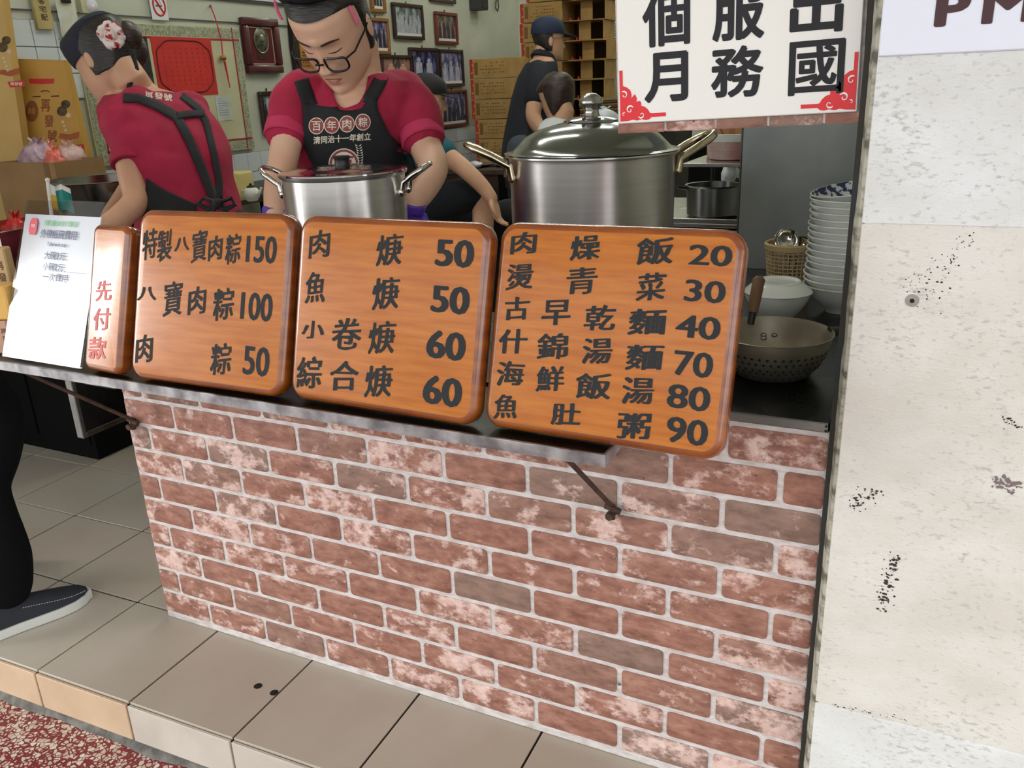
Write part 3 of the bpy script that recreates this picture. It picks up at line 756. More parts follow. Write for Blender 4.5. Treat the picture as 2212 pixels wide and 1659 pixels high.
for mir in (False, True):
    def X_(p): return SW-0.0025-p if mir else p+0.0025
    q = MB(); q.poly([Vector((X_(a), -0.0036, b+0.003)) for a, b in orn]); c_ = q.build('corner_ornament', sign_red, hs, smooth=False)
    q = MB()
    for args in ((.0068, .038, .0058, .9, 2.2, .0024, -1), (.0155, .0165, .0062, 1.0, 0.6, .0026, 1), (.0335, .0085, .0052, .9, 3.6, .0022, 1), (.006, .010, .003, .7, 1.0, .0016, 1)):
        L_, R_ = spiral(*args)
        for k in range(len(L_)-1):
            q.add([Vector((X_(p[0]), -0.0040, p[1]+0.003)) for p in (L_[k], L_[k+1], R_[k+1], R_[k])], [(0, 1, 2, 3)])
    q.build('scroll_cutout', sign_white, c_, smooth=False)

pm = thing('pier_sign', 'cool white sign board with dark PM lettering on the marble pier', 'sign', (1.208, PY, 1.262))
q = MB(); q.rbox((0, -0.004, 0), (0.62, 0.001, 0.5), 0.0015, seg=1); q.build('board_sheet', sign_blue_white, pm, smooth=False)
q = MB()
letters(q, 'P', 0.077, 0.0490, 0.037, 0.038, lambda p, c: Vector((p, -0.0046, c)), bold=0.042)
letters(q, 'M', 0.1345, 0.0490, 0.052, 0.038, lambda p, c: Vector((p, -0.0046, c)), bold=0.03)
q.build('brown_lettering', ink_brown, pm, smooth=False)

# ================================================================ POTS
def handle(mb_, c, rad, z, ang, w, out, rise, r, foot=0.03, flat=1.0):
    """U-shaped handle on a round pot: c centre, ang direction, w half width, out reach"""
    d = Vector((cos(ang), sin(ang), 0)); s_ = Vector((-sin(ang), cos(ang), 0)); c = Vector(c)
    P0 = c + d*(rad+r*0.3) + UP*z
    pts = [P0 + s_*w - UP*foot, P0 + s_*w + d*0.004]
    N = 9
    for k in range(N+1):
        a = pi*k/N - pi/2
        pts.append(P0 + d*(out*(0.45+0.55*cos(a)) if 0 < k < N else out*0.45) + UP*rise*(0.45+0.55*cos(a) if 0 < k < N else 0.45) + s_*(-w*sin(a)))
    pts += [P0 - s_*w + d*0.004, P0 - s_*w - UP*foot]
    mb_.tube(pts, r, 10, flat=flat)
    for sg in (1, -1): mb_.ball(P0 + s_*w*sg - UP*foot*0.9 - d*0.002, (0.008, 0.008, 0.010), 10, 6)
pot_steel = aniso(mat('brushed_pot_steel', (222, 217, 213), 0.23, 1.0, (214, 209, 205), 5, (1, 1, 24)))
# big stockpot
pc = D(1278, 328, 1.82); pb = Vector((pc.x, pc.y, 0.75)); rz = pc.z - 0.75; pr_ = 0.177
bp_ = thing('stockpot', 'big steel stockpot with a tall domed lid and gold-tinted handles', 'pot', pb)
q = MB(); q.lathe([(0, 0.001), (pr_-0.012, 0.001), (pr_-0.003, 0.006), (pr_-0.001, 0.02), (pr_, rz-0.012), (pr_+0.002, rz-0.006), (pr_+0.009, rz-0.002), (pr_+0.009, rz+0.001), (pr_+0.001, rz), (pr_-0.003, rz-0.003), (pr_-0.004, 0.01), (0, 0.006)], n=72)
q.build('pot_body', pot_steel, bp_)
q = MB(); q.lathe([(pr_+0.010, rz+0.0012), (pr_+0.011, rz+0.0035), (pr_+0.004, rz+0.005), (pr_-0.006, rz+0.006), (pr_-0.018, rz+0.018), (pr_-0.034, rz+0.034), (pr_-0.06, rz+0.048), (pr_-0.095, rz+0.057), (0.06, rz+0.062), (0.058, rz+0.066), (0.045, rz+0.071), (0.02, rz+0.074), (0, rz+0.074)], n=72)
ld = q.build('domed_lid', mat('lid_steel', (150, 152, 150), 0.13, 1.0, rvar=0.03, scale=5), bp_)
q = MB(); q.lathe([(0.019, rz+0.073), (0.016, rz+0.080), (0.0155, rz+0.086), (0.020, rz+0.095), (0.0245, rz+0.099), (0.0250, rz+0.103), (0.0235, rz+0.106), (0.018, rz+0.114), (0.009, rz+0.119), (0, rz+0.120)], n=32)
q.build('lid_knob', steel, ld)
ar_ = math.atan2(HR.y, HR.x)
gold = mat('gold_tinted_steel', (196, 182, 156), 0.18, 1.0)
for k, a in enumerate((ar_+pi+0.12, ar_+0.10)):
    q = MB(); handle(q, (0, 0, 0), pr_, rz-0.018, a, 0.042, 0.088, 0.045, 0.0085, 0.028, 1.0)
    q.build('pot_handle', gold, bp_)
# small stockpot
pc = D(741, 372, 1.80); ps_ = Vector((pc.x, pc.y, 0.75)); rz = pc.z - 0.75; r_ = 0.131
sp_ = thing('stockpot', 'smaller steel stockpot with a flat lid and black knob', 'pot', ps_)
q = MB(); q.lathe([(0, 0.001), (r_-0.012, 0.001), (r_-0.004, 0.006), (r_-0.002, 0.02), (r_-0.001, rz-0.008), (r_+0.004, rz-0.003), (r_+0.005, rz), (r_, rz+0.001), (r_-0.004, rz-0.003), (r_-0.004, 0.01), (0, 0.006)], n=72); q.build('pot_body', pot_steel, sp_)
q = MB(); q.lathe([(r_+0.0045, rz+0.0012), (r_+0.0045, rz+0.004), (r_-0.004, rz+0.006), (r_-0.012, rz+0.005), (r_-0.03, rz+0.009), (0.05, rz+0.014), (0.022, rz+0.015), (0, rz+0.015)], n=72)
ld = q.build('flat_lid', mat('lid_steel_thin', (190, 190, 186), 0.12, 1.0), sp_)
q = MB(); q.lathe([(0.017, rz+0.014), (0.015, rz+0.022), (0.0165, rz+0.028), (0.019, rz+0.031), (0.017, rz+0.034), (0, rz+0.035)], n=28); q.build('lid_knob', black_rubber, ld)
for a in (ar_+pi-0.25, ar_-0.12):
    q = MB(); handle(q, (0, 0, 0), r_, rz-0.022, a, 0.032, 0.056, 0.034, 0.0058, 0.022); q.build('pot_handle', chrome, sp_)

# ================================================================ RIGHT END OF THE COUNTER
# bowls stacked by the pillar
bo = D(1752, 480, 1.80) + HR*0.083
def bowl_parts(loc, mats, R=0.083, h=0.062, lab=None, grp=None, M=None):
    t = thing('rice_bowl', lab, 'bowl', loc, grp) if M is None else thing('rice_bowl', lab, 'bowl', group=grp, M=M)
    q = MB(); q.lathe([(0, 0.0), (0.034, 0.0), (0.036, 0.006), (0.05, 0.018), (0.068, 0.036), (0.078, 0.052), (R-0.001, h-0.004), (R+0.0012, h-0.002), (R+0.001, h), (R-0.002, h)], n=40); q.build('bowl_wall', white_enamel, t)
    q = MB(); q.lathe([(R-0.002, h), (R-0.005, h-0.008), (0.066, 0.036), (0.046, 0.018), (0.03, 0.011), (0, 0.010)], n=40); q.build('glazed_inside', mats, t)
    return t
zz = 0.7505
first = None
ordn = ['bottom', 'second', 'third', 'fourth', 'fifth', 'sixth', 'seventh', 'eighth', 'ninth', 'tenth', 'eleventh', 'twelfth', 'thirteenth', 'fourteenth', 'fifteenth']
zb_ = []
NB = 15
for k in range(NB):
    jx = random.uniform(-0.0015, 0.0015); jy = random.uniform(-0.0015, 0.0015)
    if k >= 13: jx -= 0.001
    lab = 'white ceramic bowl, %s from the counter in the tall stack' % ordn[k] if k else 'white ceramic bowl at the foot of the tall stack on the counter'
    p = Vector((bo.x+jx-HR.x*0.004*(k < 3), bo.y+jy-HR.y*0.004*(k < 3), zz + k*0.01315))
    if first is None:
        first = bowl_parts(p, white_enamel, lab=lab, grp='white bowls stacked by the pillar'); o = first
    else:
        o = copy_tree(first); o.location = p; o['label'] = lab
o.children[0]; 
for ch in o.children:
    if ch.name.startswith('glazed_inside'):
        ch.data = ch.data.copy(); ch.data.materials[0] = blue_glaze
o['label'] = 'white bowl with dark blue pattern inside, below the tilted topmost one'
Mt = Matrix.Translation((bo.x+0.006, bo.y+0.012, zz + NB*0.01315 + 0.006)) @ Matrix.Rotation(radians(9), 4, Vector((HB.x, HB.y, 0))*-1)
bowl_parts(None, blue_glaze, lab='tilted blue-patterned bowl topping the tall stack', grp='white bowls stacked by the pillar', M=Mt)
# covered bowl
cb = Vector((1.012, 0.578, 0.7505))
t = thing('covered_bowl', 'white bowl covered by an upturned shallow lid behind the ladle pan', 'bowl', cb)
q = MB(); q.lathe([(0, 0), (0.036, 0), (0.038, 0.006), (0.052, 0.02), (0.064, 0.042), (0.069, 0.056), (0.066, 0.056), (0, 0.02)], n=40); q.build('bowl_wall', white_enamel, t)
q = MB(); q.lathe([(0.070, 0.0565), (0.0715, 0.059), (0.068, 0.063), (0.055, 0.074), (0.047, 0.079), (0.0465, 0.082), (0.044, 0.0825), (0.042, 0.079), (0, 0.0785)], n=40); q.build('bowl_cover', white_enamel, t)
# perforated ladle pan with wooden grip
wk = Vector((1.066, 0.208, 0.7505))
t = thing('perforated_pan', 'round steel straining pan with a wooden grip on the counter end', 'pan', wk)
R1 = 0.098
q = MB(); q.lathe([(0, 0.0), (0.058, 0.0), (0.064, 0.003), (0.080, 0.022), (0.091, 0.044), (0.096, 0.064), (R1, 0.074), (R1+0.002, 0.0755), (R1, 0.076), (0.093, 0.064), (0.088, 0.044), (0.077, 0.024), (0.062, 0.006), (0, 0.004)], n=64); pan = q.build('pan_body', mat('used_pan_steel', (176, 168, 150), 0.4, 0.8, (136, 128, 112), 8, rvar=0.1), t)
q = MB()
for zi, nrow, dz in ((0.050, 46, 0), (0.040, 46, .5), (0.028, 42, 0), (0.022, 42, .5), (0.012, 38, 0)):
    rr = 0.0640 + (zi-0.003)/0.019*0.016 if zi < 0.022 else (0.080 + (zi-0.022)/0.022*0.011 if zi < 0.044 else 0.091 + (zi-0.044)/0.020*0.005)
    for k in range(nrow):
        a = 2*pi*(k+dz)/nrow
        d = Vector((cos(a), sin(a), -0.35)).normalized(); s_ = Vector((-sin(a), cos(a), 0)); w_ = d.cross(s_)
        c = Vector((rr*cos(a), rr*sin(a), zi)) + d*0.0006
        q.poly([c + s_*0.0028*cos(b) + w_*0.0028*sin(b) for b in [2*pi*j/7 for j in range(7)]])
q.build('punched_hole', mat('hole_dark', (24, 20, 18), 0.9), t, smooth=False)['kind'] = 'stuff'
ha = Vector((HB.x, HB.y, 0))*0.096 + UP*0.074 - Vector((HR.x, HR.y, 0))*0.012
hd = (UP*0.9 + Vector((HB.x, HB.y, 0))*0.30 + HR*0.22).normalized()
q = MB(); q.tube([ha - hd*0.012, ha + hd*0.012], 0.007, 12); q.build('grip_ferrule', black_rubber, t)
q = MB(); q.tube([ha + hd*0.010, ha + hd*0.03, ha + hd*0.072, ha + hd*0.078], [0.0095, 0.0105, 0.0115, 0.006], 14); q.build('wooden_grip', mat('worn_wood_grip', (128, 92, 60), 0.6, 0, (98, 70, 46), 20, (1, 1, .2)), t)
q = MB(); hb_ = Vector((HR.x, HR.y, 0)); q.tube([hb_*0.096+Vector((0, 0, 0.070)), hb_*0.12+Vector((0, 0, 0.073)), hb_*0.16+Vector((0, 0, 0.076))], [0.010, 0.006, 0.005], 10); q.build('side_handle', steel_dark, t)
for px, py in ((1625, 703), (1675, 705), (1648, 738)):
    p = on(px, py, 2, wk.z+0.03) - wk
    if p.length > 0.088: p = p * (0.088/p.length)
    r2 = math.hypot(p.x, p.y); q = MB()
    q.ball((p.x, p.y, max(0.006, (r2-0.055)*1.35)), (0.006, 0.006, 0.004), 12, 8)
    q.build('pan_rivet', steel, t)
# basket of ladles
bk_ = Vector((0.993, 0.850, 0.7505))
t = thing('ladle_basket', 'tan plastic lattice basket standing near the bowl stack', 'basket', bk_)
q = MB(); Hb = 0.106; r0, r1 = 0.046, 0.056
q.lathe([(0, 0.0), (r0, 0.0), (r0+0.001, 0.004), (0, 0.004)], n=32); q.build('basket_floor', tan_plastic, t)
q = MB()
for k in range(30):
    a = 2*pi*k/30; q.tube([(r0*cos(a), r0*sin(a), 0.001), (r1*cos(a), r1*sin(a), Hb)], 0.0014, 5)
for k in range(12):
    z = 0.004+k*(Hb-0.006)/11; rr = r0+(r1-r0)*z/Hb; q.tube([(rr*cos(2*pi*j/32), rr*sin(2*pi*j/32), z) for j in range(32)], 0.0014, 5, closed=True)
q.build('basket_lattice', tan_plastic, t)['kind'] = 'stuff'
q = MB(); q.lathe([(r1-0.003, Hb), (r1+0.003, Hb-0.006), (r1+0.004, Hb+0.006), (r1+0.001, Hb+0.010), (r1-0.003, Hb+0.008), (r1-0.003, Hb)], n=40); q.build('basket_rim', tan_plastic, t)
for i, (px, py, rr, lab) in enumerate(((1700, 518, 0.030, 'shiny steel ladle head rising highest from the tan basket'), (1732, 528, 0.021, 'smaller dark steel ladle at the back of the tan basket'))):
    c = D(px, py, 2.03+0.02*i)
    l = thing('ladle', lab, 'ladle', c, 'ladles in the basket')
    M = Matrix.Rotation(radians(62+10*i), 3, Vector((HR.x, HR.y, 0))) @ Matrix.Rotation(0.5*i, 3, 'Z')
    q = MB(); prof = [(rr*sin(a), -rr*cos(a)*0.8) for a in [pi/2*k/8 for k in range(9)]] + [(rr*0.95*sin(a), -rr*0.95*cos(a)*0.8+0.001) for a in [pi/2*k/8 for k in range(8, -1, -1)]]
    q.lathe(prof, n=28); q.v = [M @ v for v in q.v]; q.build('ladle_bowl', chrome, l)
    e = bk_ + Vector((0.01*i-0.004, 0.012, 0.008)) - c
    q = MB(); q.tube([Vector((0, 0, 0.0)) + M @ Vector((0, rr, 0)), M @ Vector((0, rr, 0)) + Vector((0.002, 0.006, -0.02)), e], 0.003, 8); q.build('ladle_shaft', steel, l)
# splash sheet behind
t = thing('splash_panel', 'upright grey stainless sheet behind the bowl stack', 'panel', (0.99, 1.066, 0.75))
Y1 = 1.066; a0 = on(1605, 290, 1, Y1); 
q = MB(); q.rbox((a0.x-0.99, -0.002, 0.0), (0.222, 0.002, 0.85), 0.0015, seg=1); q.build('steel_sheet', mat('smeared_steel_sheet', (172, 176, 174), 0.5, 0.55, (140, 144, 142), 3, rvar=0.1), t, smooth=False)
q = MB(); q.rbox((a0.x-0.99-0.004, -0.004, 0.0), (a0.x-0.99, 0.004, 0.85), 0.001, seg=1); q.build('folded_edge', steel_dull, t, smooth=False)
# cooker block with pot
ck = Vector((0.62, 1.62, 0))
t = thing('cooker_bench', 'stainless cooking bench standing left of the grey splash sheet', 'bench', ck)
zt = on(1530, 487, 1, 1.35).z
q = MB(); q.rbox((-0.22, -0.26, 0.001), (0.30, 0.3, zt-0.015), 0.004); q.build('bench_body', mat('bench_steel', (150, 152, 148), 0.35, 0.9), t, smooth=False)
q = MB(); q.rbox((-0.23, -0.27, zt-0.008), (0.31, 0.31, zt+0.006), 0.003); q.rbox((-0.23, -0.27, zt+0.004), (0.31, -0.262, zt+0.02), 0.002, seg=1); q.build('bench_top', steel, t, smooth=False)
zt += 0.006
pc = D(1541, 430, 2.72); 
t = thing('sauce_pot', 'open dark steel pot sitting on the cooking bench', 'pot', (pc.x, pc.y, zt+0.001))
r_ = 57/FPX*2.72; hh = D(1541, 397, 2.72).z - zt
q = MB(); q.lathe([(0, 0), (r_-0.01, 0), (r_-0.002, 0.008), (r_, hh-0.006), (r_+0.006, hh), (r_-0.002, hh-0.001), (r_-0.006, 0.01), (0, 0.006)], n=48); q.build('pot_body', aniso(mat('dull_pot_steel', (128, 128, 126), .3, 1.0), .7, .3), t)
q = MB(); q.tube([(HR*-1*(r_)) + UP*(hh-0.01), HR*-1*(r_+0.03) + UP*(hh-0.004)], 0.006, 8); q.build('pot_lug', black_rubber, t)
# wire rack shelf with tub
c0 = D(1475, 352, 2.62); c1 = D(1608, 340, 2.62)
RK = c0.copy(); t = thing('rack_shelf', 'narrow stainless rack shelf above the dark steel pot', 'shelf', (c0.x, c0.y, c0.z-0.001))
q = MB(); L0 = Vector((0, 0, 0)); q.rbox((0.0, 0.0, -0.012), (0.42, 0.34, 0.0), 0.002); q.build('shelf_tray', steel, t, smooth=False)
for x, y in ((0.40, 0.02), (0.40, 0.32), (0.02, 0.32)):
    q = MB(); q.tube([(x, y, -0.012), (x, y, zt - c0.z - 0.005 if y < 0.2 or True else 0)], 0.007, 8); q.build('shelf_post', black_rubber, t)
q = MB(); q.tube([(0.16, 0.02, -0.05), (0.40, 0.02, -0.12)], 0.006, 8); q.build('shelf_brace', black_rubber, t)
tb = D(1585, 335, 2.70); tz = c0.z
t = thing('food_tub', 'translucent tub of reddish sauce on the rack shelf', 'tub', (tb.x, tb.y, tz))
tr = 62/FPX*2.7; th_ = D(1585, 286, 2.70).z - tz
q = MB(); q.lathe([(0, 0.001), (tr*0.82, 0.001), (tr*0.86, 0.006), (tr*0.97, th_-0.012), (tr*0.94, th_-0.012), (tr*0.83, 0.008), (0, 0.004)], n=40); q.build('tub_wall', mat('milky_plastic', (196, 186, 176), 0.35, 0, (168, 120, 112), 9, (1, 1, 1)), t)
q = MB(); q.lathe([(tr*0.975, th_-0.022), (tr*1.02, th_-0.012), (tr*1.04, th_), (tr*0.98, th_+0.001), (tr*0.94, th_-0.012)], n=40); q.build('tub_rim', mat('white_plastic', (222, 224, 218), 0.35), t)
q = MB(); q.lathe([(0, th_*0.35), (tr*0.9, th_*0.35), (tr*0.9, th_*0.34), (0, th_*0.33)], n=32); q.build('red_sauce', mat('red_sauce', (150, 70, 62), 0.4), t)
sp = thing('serving_spoon', 'long steel serving spoon leaning in the sauce tub', 'spoon', (tb.x, tb.y, tz))
q = MB(); q.tube([(0, 0, th_*0.37), HR*-0.05 + UP*(th_+0.02), HR*-0.075 + UP*(th_+0.06)], 0.006, 8, flat=0.5); q.build('spoon_shaft', chrome, sp)
q = MB(); q.ball((0, 0, th_*0.37+0.012), (0.02, 0.028, 0.008), 14, 8); q.build('spoon_bowl', chrome, sp)
# ================================================================ PEOPLE
from mathutils.bvhtree import BVHTree
LV = [(-0.114, .012, -.072, -.052), (-0.108, .032, -.084, -.03), (-0.098, .045, -.089, -.012), (-0.085, .0545, -.0895, .004), (-0.065, .063, -.0885, .03), (-0.04, .0685, -.0885, .058),
      (-0.012, .0705, -.0885, .078), (0.015, .0725, -.0885, .089), (0.04, .0735, -.0905, .095), (0.065, .072, -.0885, .094), (0.085, .064, -.078, .084), (0.102, .048, -.056, .064), (0.112, .028, -.03, .036), (0.116, .008, -.008, .012)]
def lev(z):
    z = max(LV[0][0], min(LV[-1][0], z))
    for a, b in zip(LV, LV[1:]):
        if z <= b[0]:
            t = (z-a[0])/(b[0]-a[0]); return [a[i]+(b[i]-a[i])*t for i in (1, 2, 3)]
def gs(x, s): return math.exp(-(x/s)**2)
def bump(x, z):
    b = 0
    if -0.05 < z < 0.04:
        t = max(0, min(1, (0.022-z)/0.054)); r = 0.004+0.019*t**1.3
        if z < -0.034: r *= gs(z+0.034, 0.007)
        b += r*gs(x, 0.009+0.005*t)
    b += 0.010*(gs(x-0.0145, .0075)+gs(x+0.0145, .0075))*gs(z+0.031, .008)
    b -= 0.0085*(gs(x-0.031, .016)+gs(x+0.031, .016))*gs(z-0.010, .011)
    b += 0.0048*(gs(x-0.031, .011)+gs(x+0.031, .011))*gs(z-0.008, .007)
    b += 0.003*(gs(x-0.026, .022)+gs(x+0.026, .022))*gs(z-0.030, .008)
    b += 0.0045*gs(x, .022)*gs(z+0.058, .005) + 0.0050*gs(x, .019)*gs(z+0.0695, .0055) - 0.003*gs(x, .022)*gs(z+0.0635, .002)
    b += 0.005*gs(x, .016)*gs(z+0.095, .012) - 0.003*gs(x, .02)*gs(z+0.080, .006)
    b += 0.004*(gs(x-0.04, .017)+gs(x+0.04, .017))*gs(z+0.022, .02)
    return b
def fy(x, z):
    w, f, bk = lev(z); t = min(0.999, abs(x)/w)
    return f*(1-t**2.3)**(1/2.3) - bump(x, z)
def head(mb, M, n=64, m=60, ears=True):
    R = []
    for i in range(m+1):
        z = -0.1139+0.2297*i/m; w, f, bk = lev(z); r = []
        for k in range(n):
            a = 2*pi*k/n; x = w*(abs(cos(a))**0.9)*(1 if cos(a) > 0 else -1)
            if sin(a) < 0: y = f*abs(sin(a))**0.9 - bump(x, z)*abs(sin(a))
            else: y = bk*sin(a)
            r.append(M @ Vector((x, y, z)))
        R.append(r)
    mb.rings(R)
    if ears:
        for sg in (1, -1):
            mb.ball(M @ Vector((sg*0.074, 0.012, -0.004)), (0.007, 0.017, 0.031), 14, 10, M=M.to_3x3() @ Matrix.Rotation(sg*0.35, 3, 'Z') @ Matrix.Rotation(-0.15, 3, 'X'))
def shell(M, z0, grow, front=None, back=0.0, n=56, m=34, zt=None, fz=0.07, taper=0.0, wob=0.0):
    """closed cap of hair or cloth round the skull from local height z0; below fz its front is drawn in to `front`"""
    mb = MB(); R = []; ztop = 0.116
    for i in range(m+1):
        z = z0+(ztop-z0)*i/m; w, f, bk = lev(z); w += grow; bk += grow+back
        ff = f-grow if front is None else (front if z < fz-0.012 else (f-grow if z > fz+0.012 else front+(f-grow-front)*(z-fz+0.012)/0.024))
        r = []
        for k in range(n):
            a = 2*pi*k/n
            q = 1+wob*noise.noise(Vector((cos(a)*3, sin(a)*3, z*25)))
            zz = z+(grow*0.9 if i == m else 0)
            r.append(M @ Vector((w*q*cos(a), (ff if sin(a) < 0 else bk*q)*abs(sin(a))*(1 if sin(a) >= 0 else 1), zz)))
        R.append(r)
    mb.rings(R)
    return mb
def headM(c, fd, roll=0.0):
    y = -Vector(fd).normalized(); x = y.cross(UP).normalized(); z = x.cross(y)
    M = frameM(Vector(c), x, y, z)
    return M @ Matrix.Rotation(roll, 4, 'Y')
def loft(mb, rings, W, Dp, n=30, off=0.0, pw=0.85):
    W = Vector(W).normalized(); Dp = Vector(Dp).normalized(); R = []
    for c, hw, hd in rings:
        hw += off; hd += off
        R.append([Vector(c) + W*(hw*abs(cos(2*pi*k/n))**pw*(1 if cos(2*pi*k/n) > 0 else -1)) + Dp*(hd*abs(sin(2*pi*k/n))**pw*(1 if sin(2*pi*k/n) > 0 else -1)) for k in range(n)])
    mb.rings(R)
def limb(mb, pts, n=16):
    """pts: (px, py, depth, radius) along the limb, smoothed"""
    P = [(D(a, b, c), r) for a, b, c, r in pts]
    limbw(mb, P, n)
def limbw(mb, P, n=16):
    out = []; N = len(P)
    for i in range(N-1):
        p0, p1, p2, p3 = P[max(0, i-1)], P[i], P[i+1], P[min(N-1, i+2)]
        for k in range(5):
            t = k/5
            c = 0.5*((2*p1[0])+(p2[0]-p0[0])*t+(2*p0[0]-5*p1[0]+4*p2[0]-p3[0])*t*t+(3*p1[0]-p0[0]-3*p2[0]+p3[0])*t**3)
            out.append((c, p1[1]+(p2[1]-p1[1])*t))
    out.append(P[-1])
    mb.tube([p for p, r in out], [r for p, r in out], n)
    mb.ball(P[0][0], P[0][1]*0.98, 12, 8); mb.ball(P[-1][0], P[-1][1]*0.98, 12, 8)
def hand(mb, wrist, d, side, s=1.0, curl=0.5, thumb=1):
    """palm, four unequal bent fingers and a thumb; d points along the hand, side across the knuckles"""
    d = Vector(d).normalized(); side = (Vector(side) - d*Vector(side).dot(d)).normalized(); nrm = d.cross(side)
    w = Vector(wrist)
    for k in range(4):
        o = (k-1.5)*0.019*s
        mb.tube([w + side*o*0.5, w + d*0.045*s + side*o*0.9, w + d*0.085*s + side*o], [0.015*s, 0.0145*s, 0.0105*s], 10)
        b = w + d*0.085*s + side*o; L = (0.068, 0.078, 0.072, 0.056)[k]*s
        a = curl; p = [b]
        for j, fr in enumerate((0.42, 0.32, 0.26)):
            dd = d*cos(a) + nrm*sin(a); p.append(p[-1] + dd*L*fr); a += curl*0.9
        mb.tube(p, [0.0095*s, 0.0088*s, 0.0080*s, 0.0066*s], 10); mb.ball(p[-1], 0.0066*s, 8, 6)
    t = w + d*0.02*s - side*0.028*s*thumb
    p = [t, t + d*0.028*s - side*0.022*s*thumb + nrm*0.008*s, t + d*0.058*s - side*0.026*s*thumb + nrm*0.018*s, t + d*0.078*s - side*0.020*s*thumb + nrm*0.024*s]
    mb.tube(p, [0.014*s, 0.0115*s, 0.0098*s, 0.0075*s], 10); mb.ball(p[-1], 0.0075*s, 8, 6)
def legs(root, hip, W, out, m, shoe, r=0.075, foot=None):
    """trousers to the floor and shoes"""
    q = MB(); s = MB()
    foot = Vector(foot) if foot is not None else -Vector(out)
    for sg in (1, -1):
        h = Vector(hip) + Vector(W)*0.085*sg
        limbw(q, [(h + UP*0.05, r*1.2), (h - UP*0.1, r*1.15), (Vector((h.x, h.y, 0.45)) + foot*0.02, r*0.8), (Vector((h.x, h.y, 0.08)), r*0.62)])
        c = Vector((h.x, h.y, 0.0)); f = foot.normalized(); sd = Vector((-f.y, f.x, 0))
        R = []
        for t, hw, hh in ((-0.075, .02, .05), (-0.06, .034, .075), (0, .038, .08), (0.06, .042, .06), (0.12, .044, .042), (0.16, .036, .032), (0.178, .012, .018)):
            R.append([c + f*t + sd*(hw*cos(2*pi*k/16)) + UP*(max(0.001, hh*0.5+hh*0.5*sin(2*pi*k/16))) for k in range(16)])
        s.rings(R)
    q.mesh
    me = remesh(q, 0.01, 'trousers', 8, off=root.location); link('trousers', me, m, root)
    s.build('shoes', shoe, root, off=root.location)
def bvh_of(o):
    me = o.data; mwx = o.matrix_world if o.parent is None else Matrix.Translation(o.parent.location) @ o.matrix_basis
    return BVHTree.FromPolygons([mwx @ v.co for v in me.vertices], [tuple(p.vertices) for p in me.polygons])
def drape(bv, px, py, lift, dflt=2.1):
    d = sight(px, py).normalized()
    h = bv.ray_cast(CAM_P, d)
    if h[0] is None: return CAM_P + sight(px, py)*dflt
    return h[0] - d*lift
def cloth_patch(name, rows, bv, lift, m, root, ncol=14, dflt=2.1, sub=4, parent=None):
    """rows of image-surveyed points laid on a body: a cloth panel that follows it"""
    def res(poly, n):
        L = [0]
        for a, b in zip(poly, poly[1:]): L.append(L[-1]+math.hypot(b[0]-a[0], b[1]-a[1]))
        out = []
        for k in range(n):
            t = L[-1]*k/(n-1); i = 0
            while i < len(L)-2 and L[i+1] < t: i += 1
            f = (t-L[i])/max(1e-6, L[i+1]-L[i]); out.append((poly[i][0]+(poly[i+1][0]-poly[i][0])*f, poly[i][1]+(poly[i+1][1]-poly[i][1])*f))
        return out
    RR = [res(r, ncol) for r in rows]; G_ = []
    for a, b in zip(RR, RR[1:]):
        for k in range(sub): G_.append([(p[0]+(q[0]-p[0])*k/sub, p[1]+(q[1]-p[1])*k/sub) for p, q in zip(a, b)])
    G_.append(RR[-1])
    P = [[drape(bv, x, y, lift, dflt) for x, y in r] for r in G_]
    for it in range(2):                                           # soften
        for i in range(1, len(P)-1):
            for j in range(1, ncol-1): P[i][j] = P[i][j]*0.5 + (P[i-1][j]+P[i+1][j]+P[i][j-1]+P[i][j+1])*0.125
    q = MB(); vs = [p for r in P for p in r]; fs = [(i*ncol+j, i*ncol+j+1, (i+1)*ncol+j+1, (i+1)*ncol+j) for i in range(len(P)-1) for j in range(ncol-1)]
    q.add(vs, fs)
    o = q.build(name, m, parent or root, off=root.location)
    so = o.modifiers.new('thick', 'SOLIDIFY'); so.thickness = 0.003; so.offset = 0
    return o
def strip(name, pts, w, bv, lift, m, root, dflt=2.1):
    L_ = []; 
    for i, (x, y) in enumerate(pts):
        a = pts[max(0, i-1)]; b = pts[min(len(pts)-1, i+1)]; dx, dy = b[0]-a[0], b[1]-a[1]; l = math.hypot(dx, dy)
        L_.append([(x - dy/l*w/2*t, y + dx/l*w/2*t) for t in (1, 0.33, -0.33, -1)])
    return cloth_patch(name, L_, bv, lift, m, root, 4, dflt, 4)

# ---------------------------------------------------------------- woman behind the small pot
wr_ = Vector((D(760, 500, 2.25).x, D(760, 500, 2.25).y, 0))
wo = thing('person', 'woman in crimson T-shirt, black apron and dark glasses bending over the small pot', 'person', wr_)
Wt = HR + UP*0.09; Dt = HB
tors = [(D(775, 160, 2.07), .050, .050), (D(771, 172, 2.075), .088, .060), (D(766, 190, 2.08), .136, .08), (D(760, 222, 2.085), .156, .10), (D(754, 265, 2.10), .160, .112), (D(752, 320, 2.13), .146, .112), (D(757, 380, 2.17), .145, .112), (D(762, 450, 2.22), .160, .12), (D(765, 520, 2.28), .172, .125), (D(765, 560, 2.30), .165, .12)]
fd = HR*-0.27 + HB*-0.74 + UP*-0.72
MH = headM(D(691, 111, 1.90) - fd.normalized()*0.088 - Vector((0, 0, 0.0)), fd, roll=0.03)
MH = MH @ Matrix.Scale(1.08, 4) @ Matrix.Translation((0, 0.004, -0.010))
b = MB(); head(b, MH)
b.tube([MH @ Vector((0, 0.03, -0.02)), MH @ Vector((0, 0.035, -0.09)), D(772, 176, 2.07), D(764, 205, 2.08)], [0.054, 0.056, 0.062, 0.075], 20)
loft(b, tors, Wt, Dt, off=-0.007)
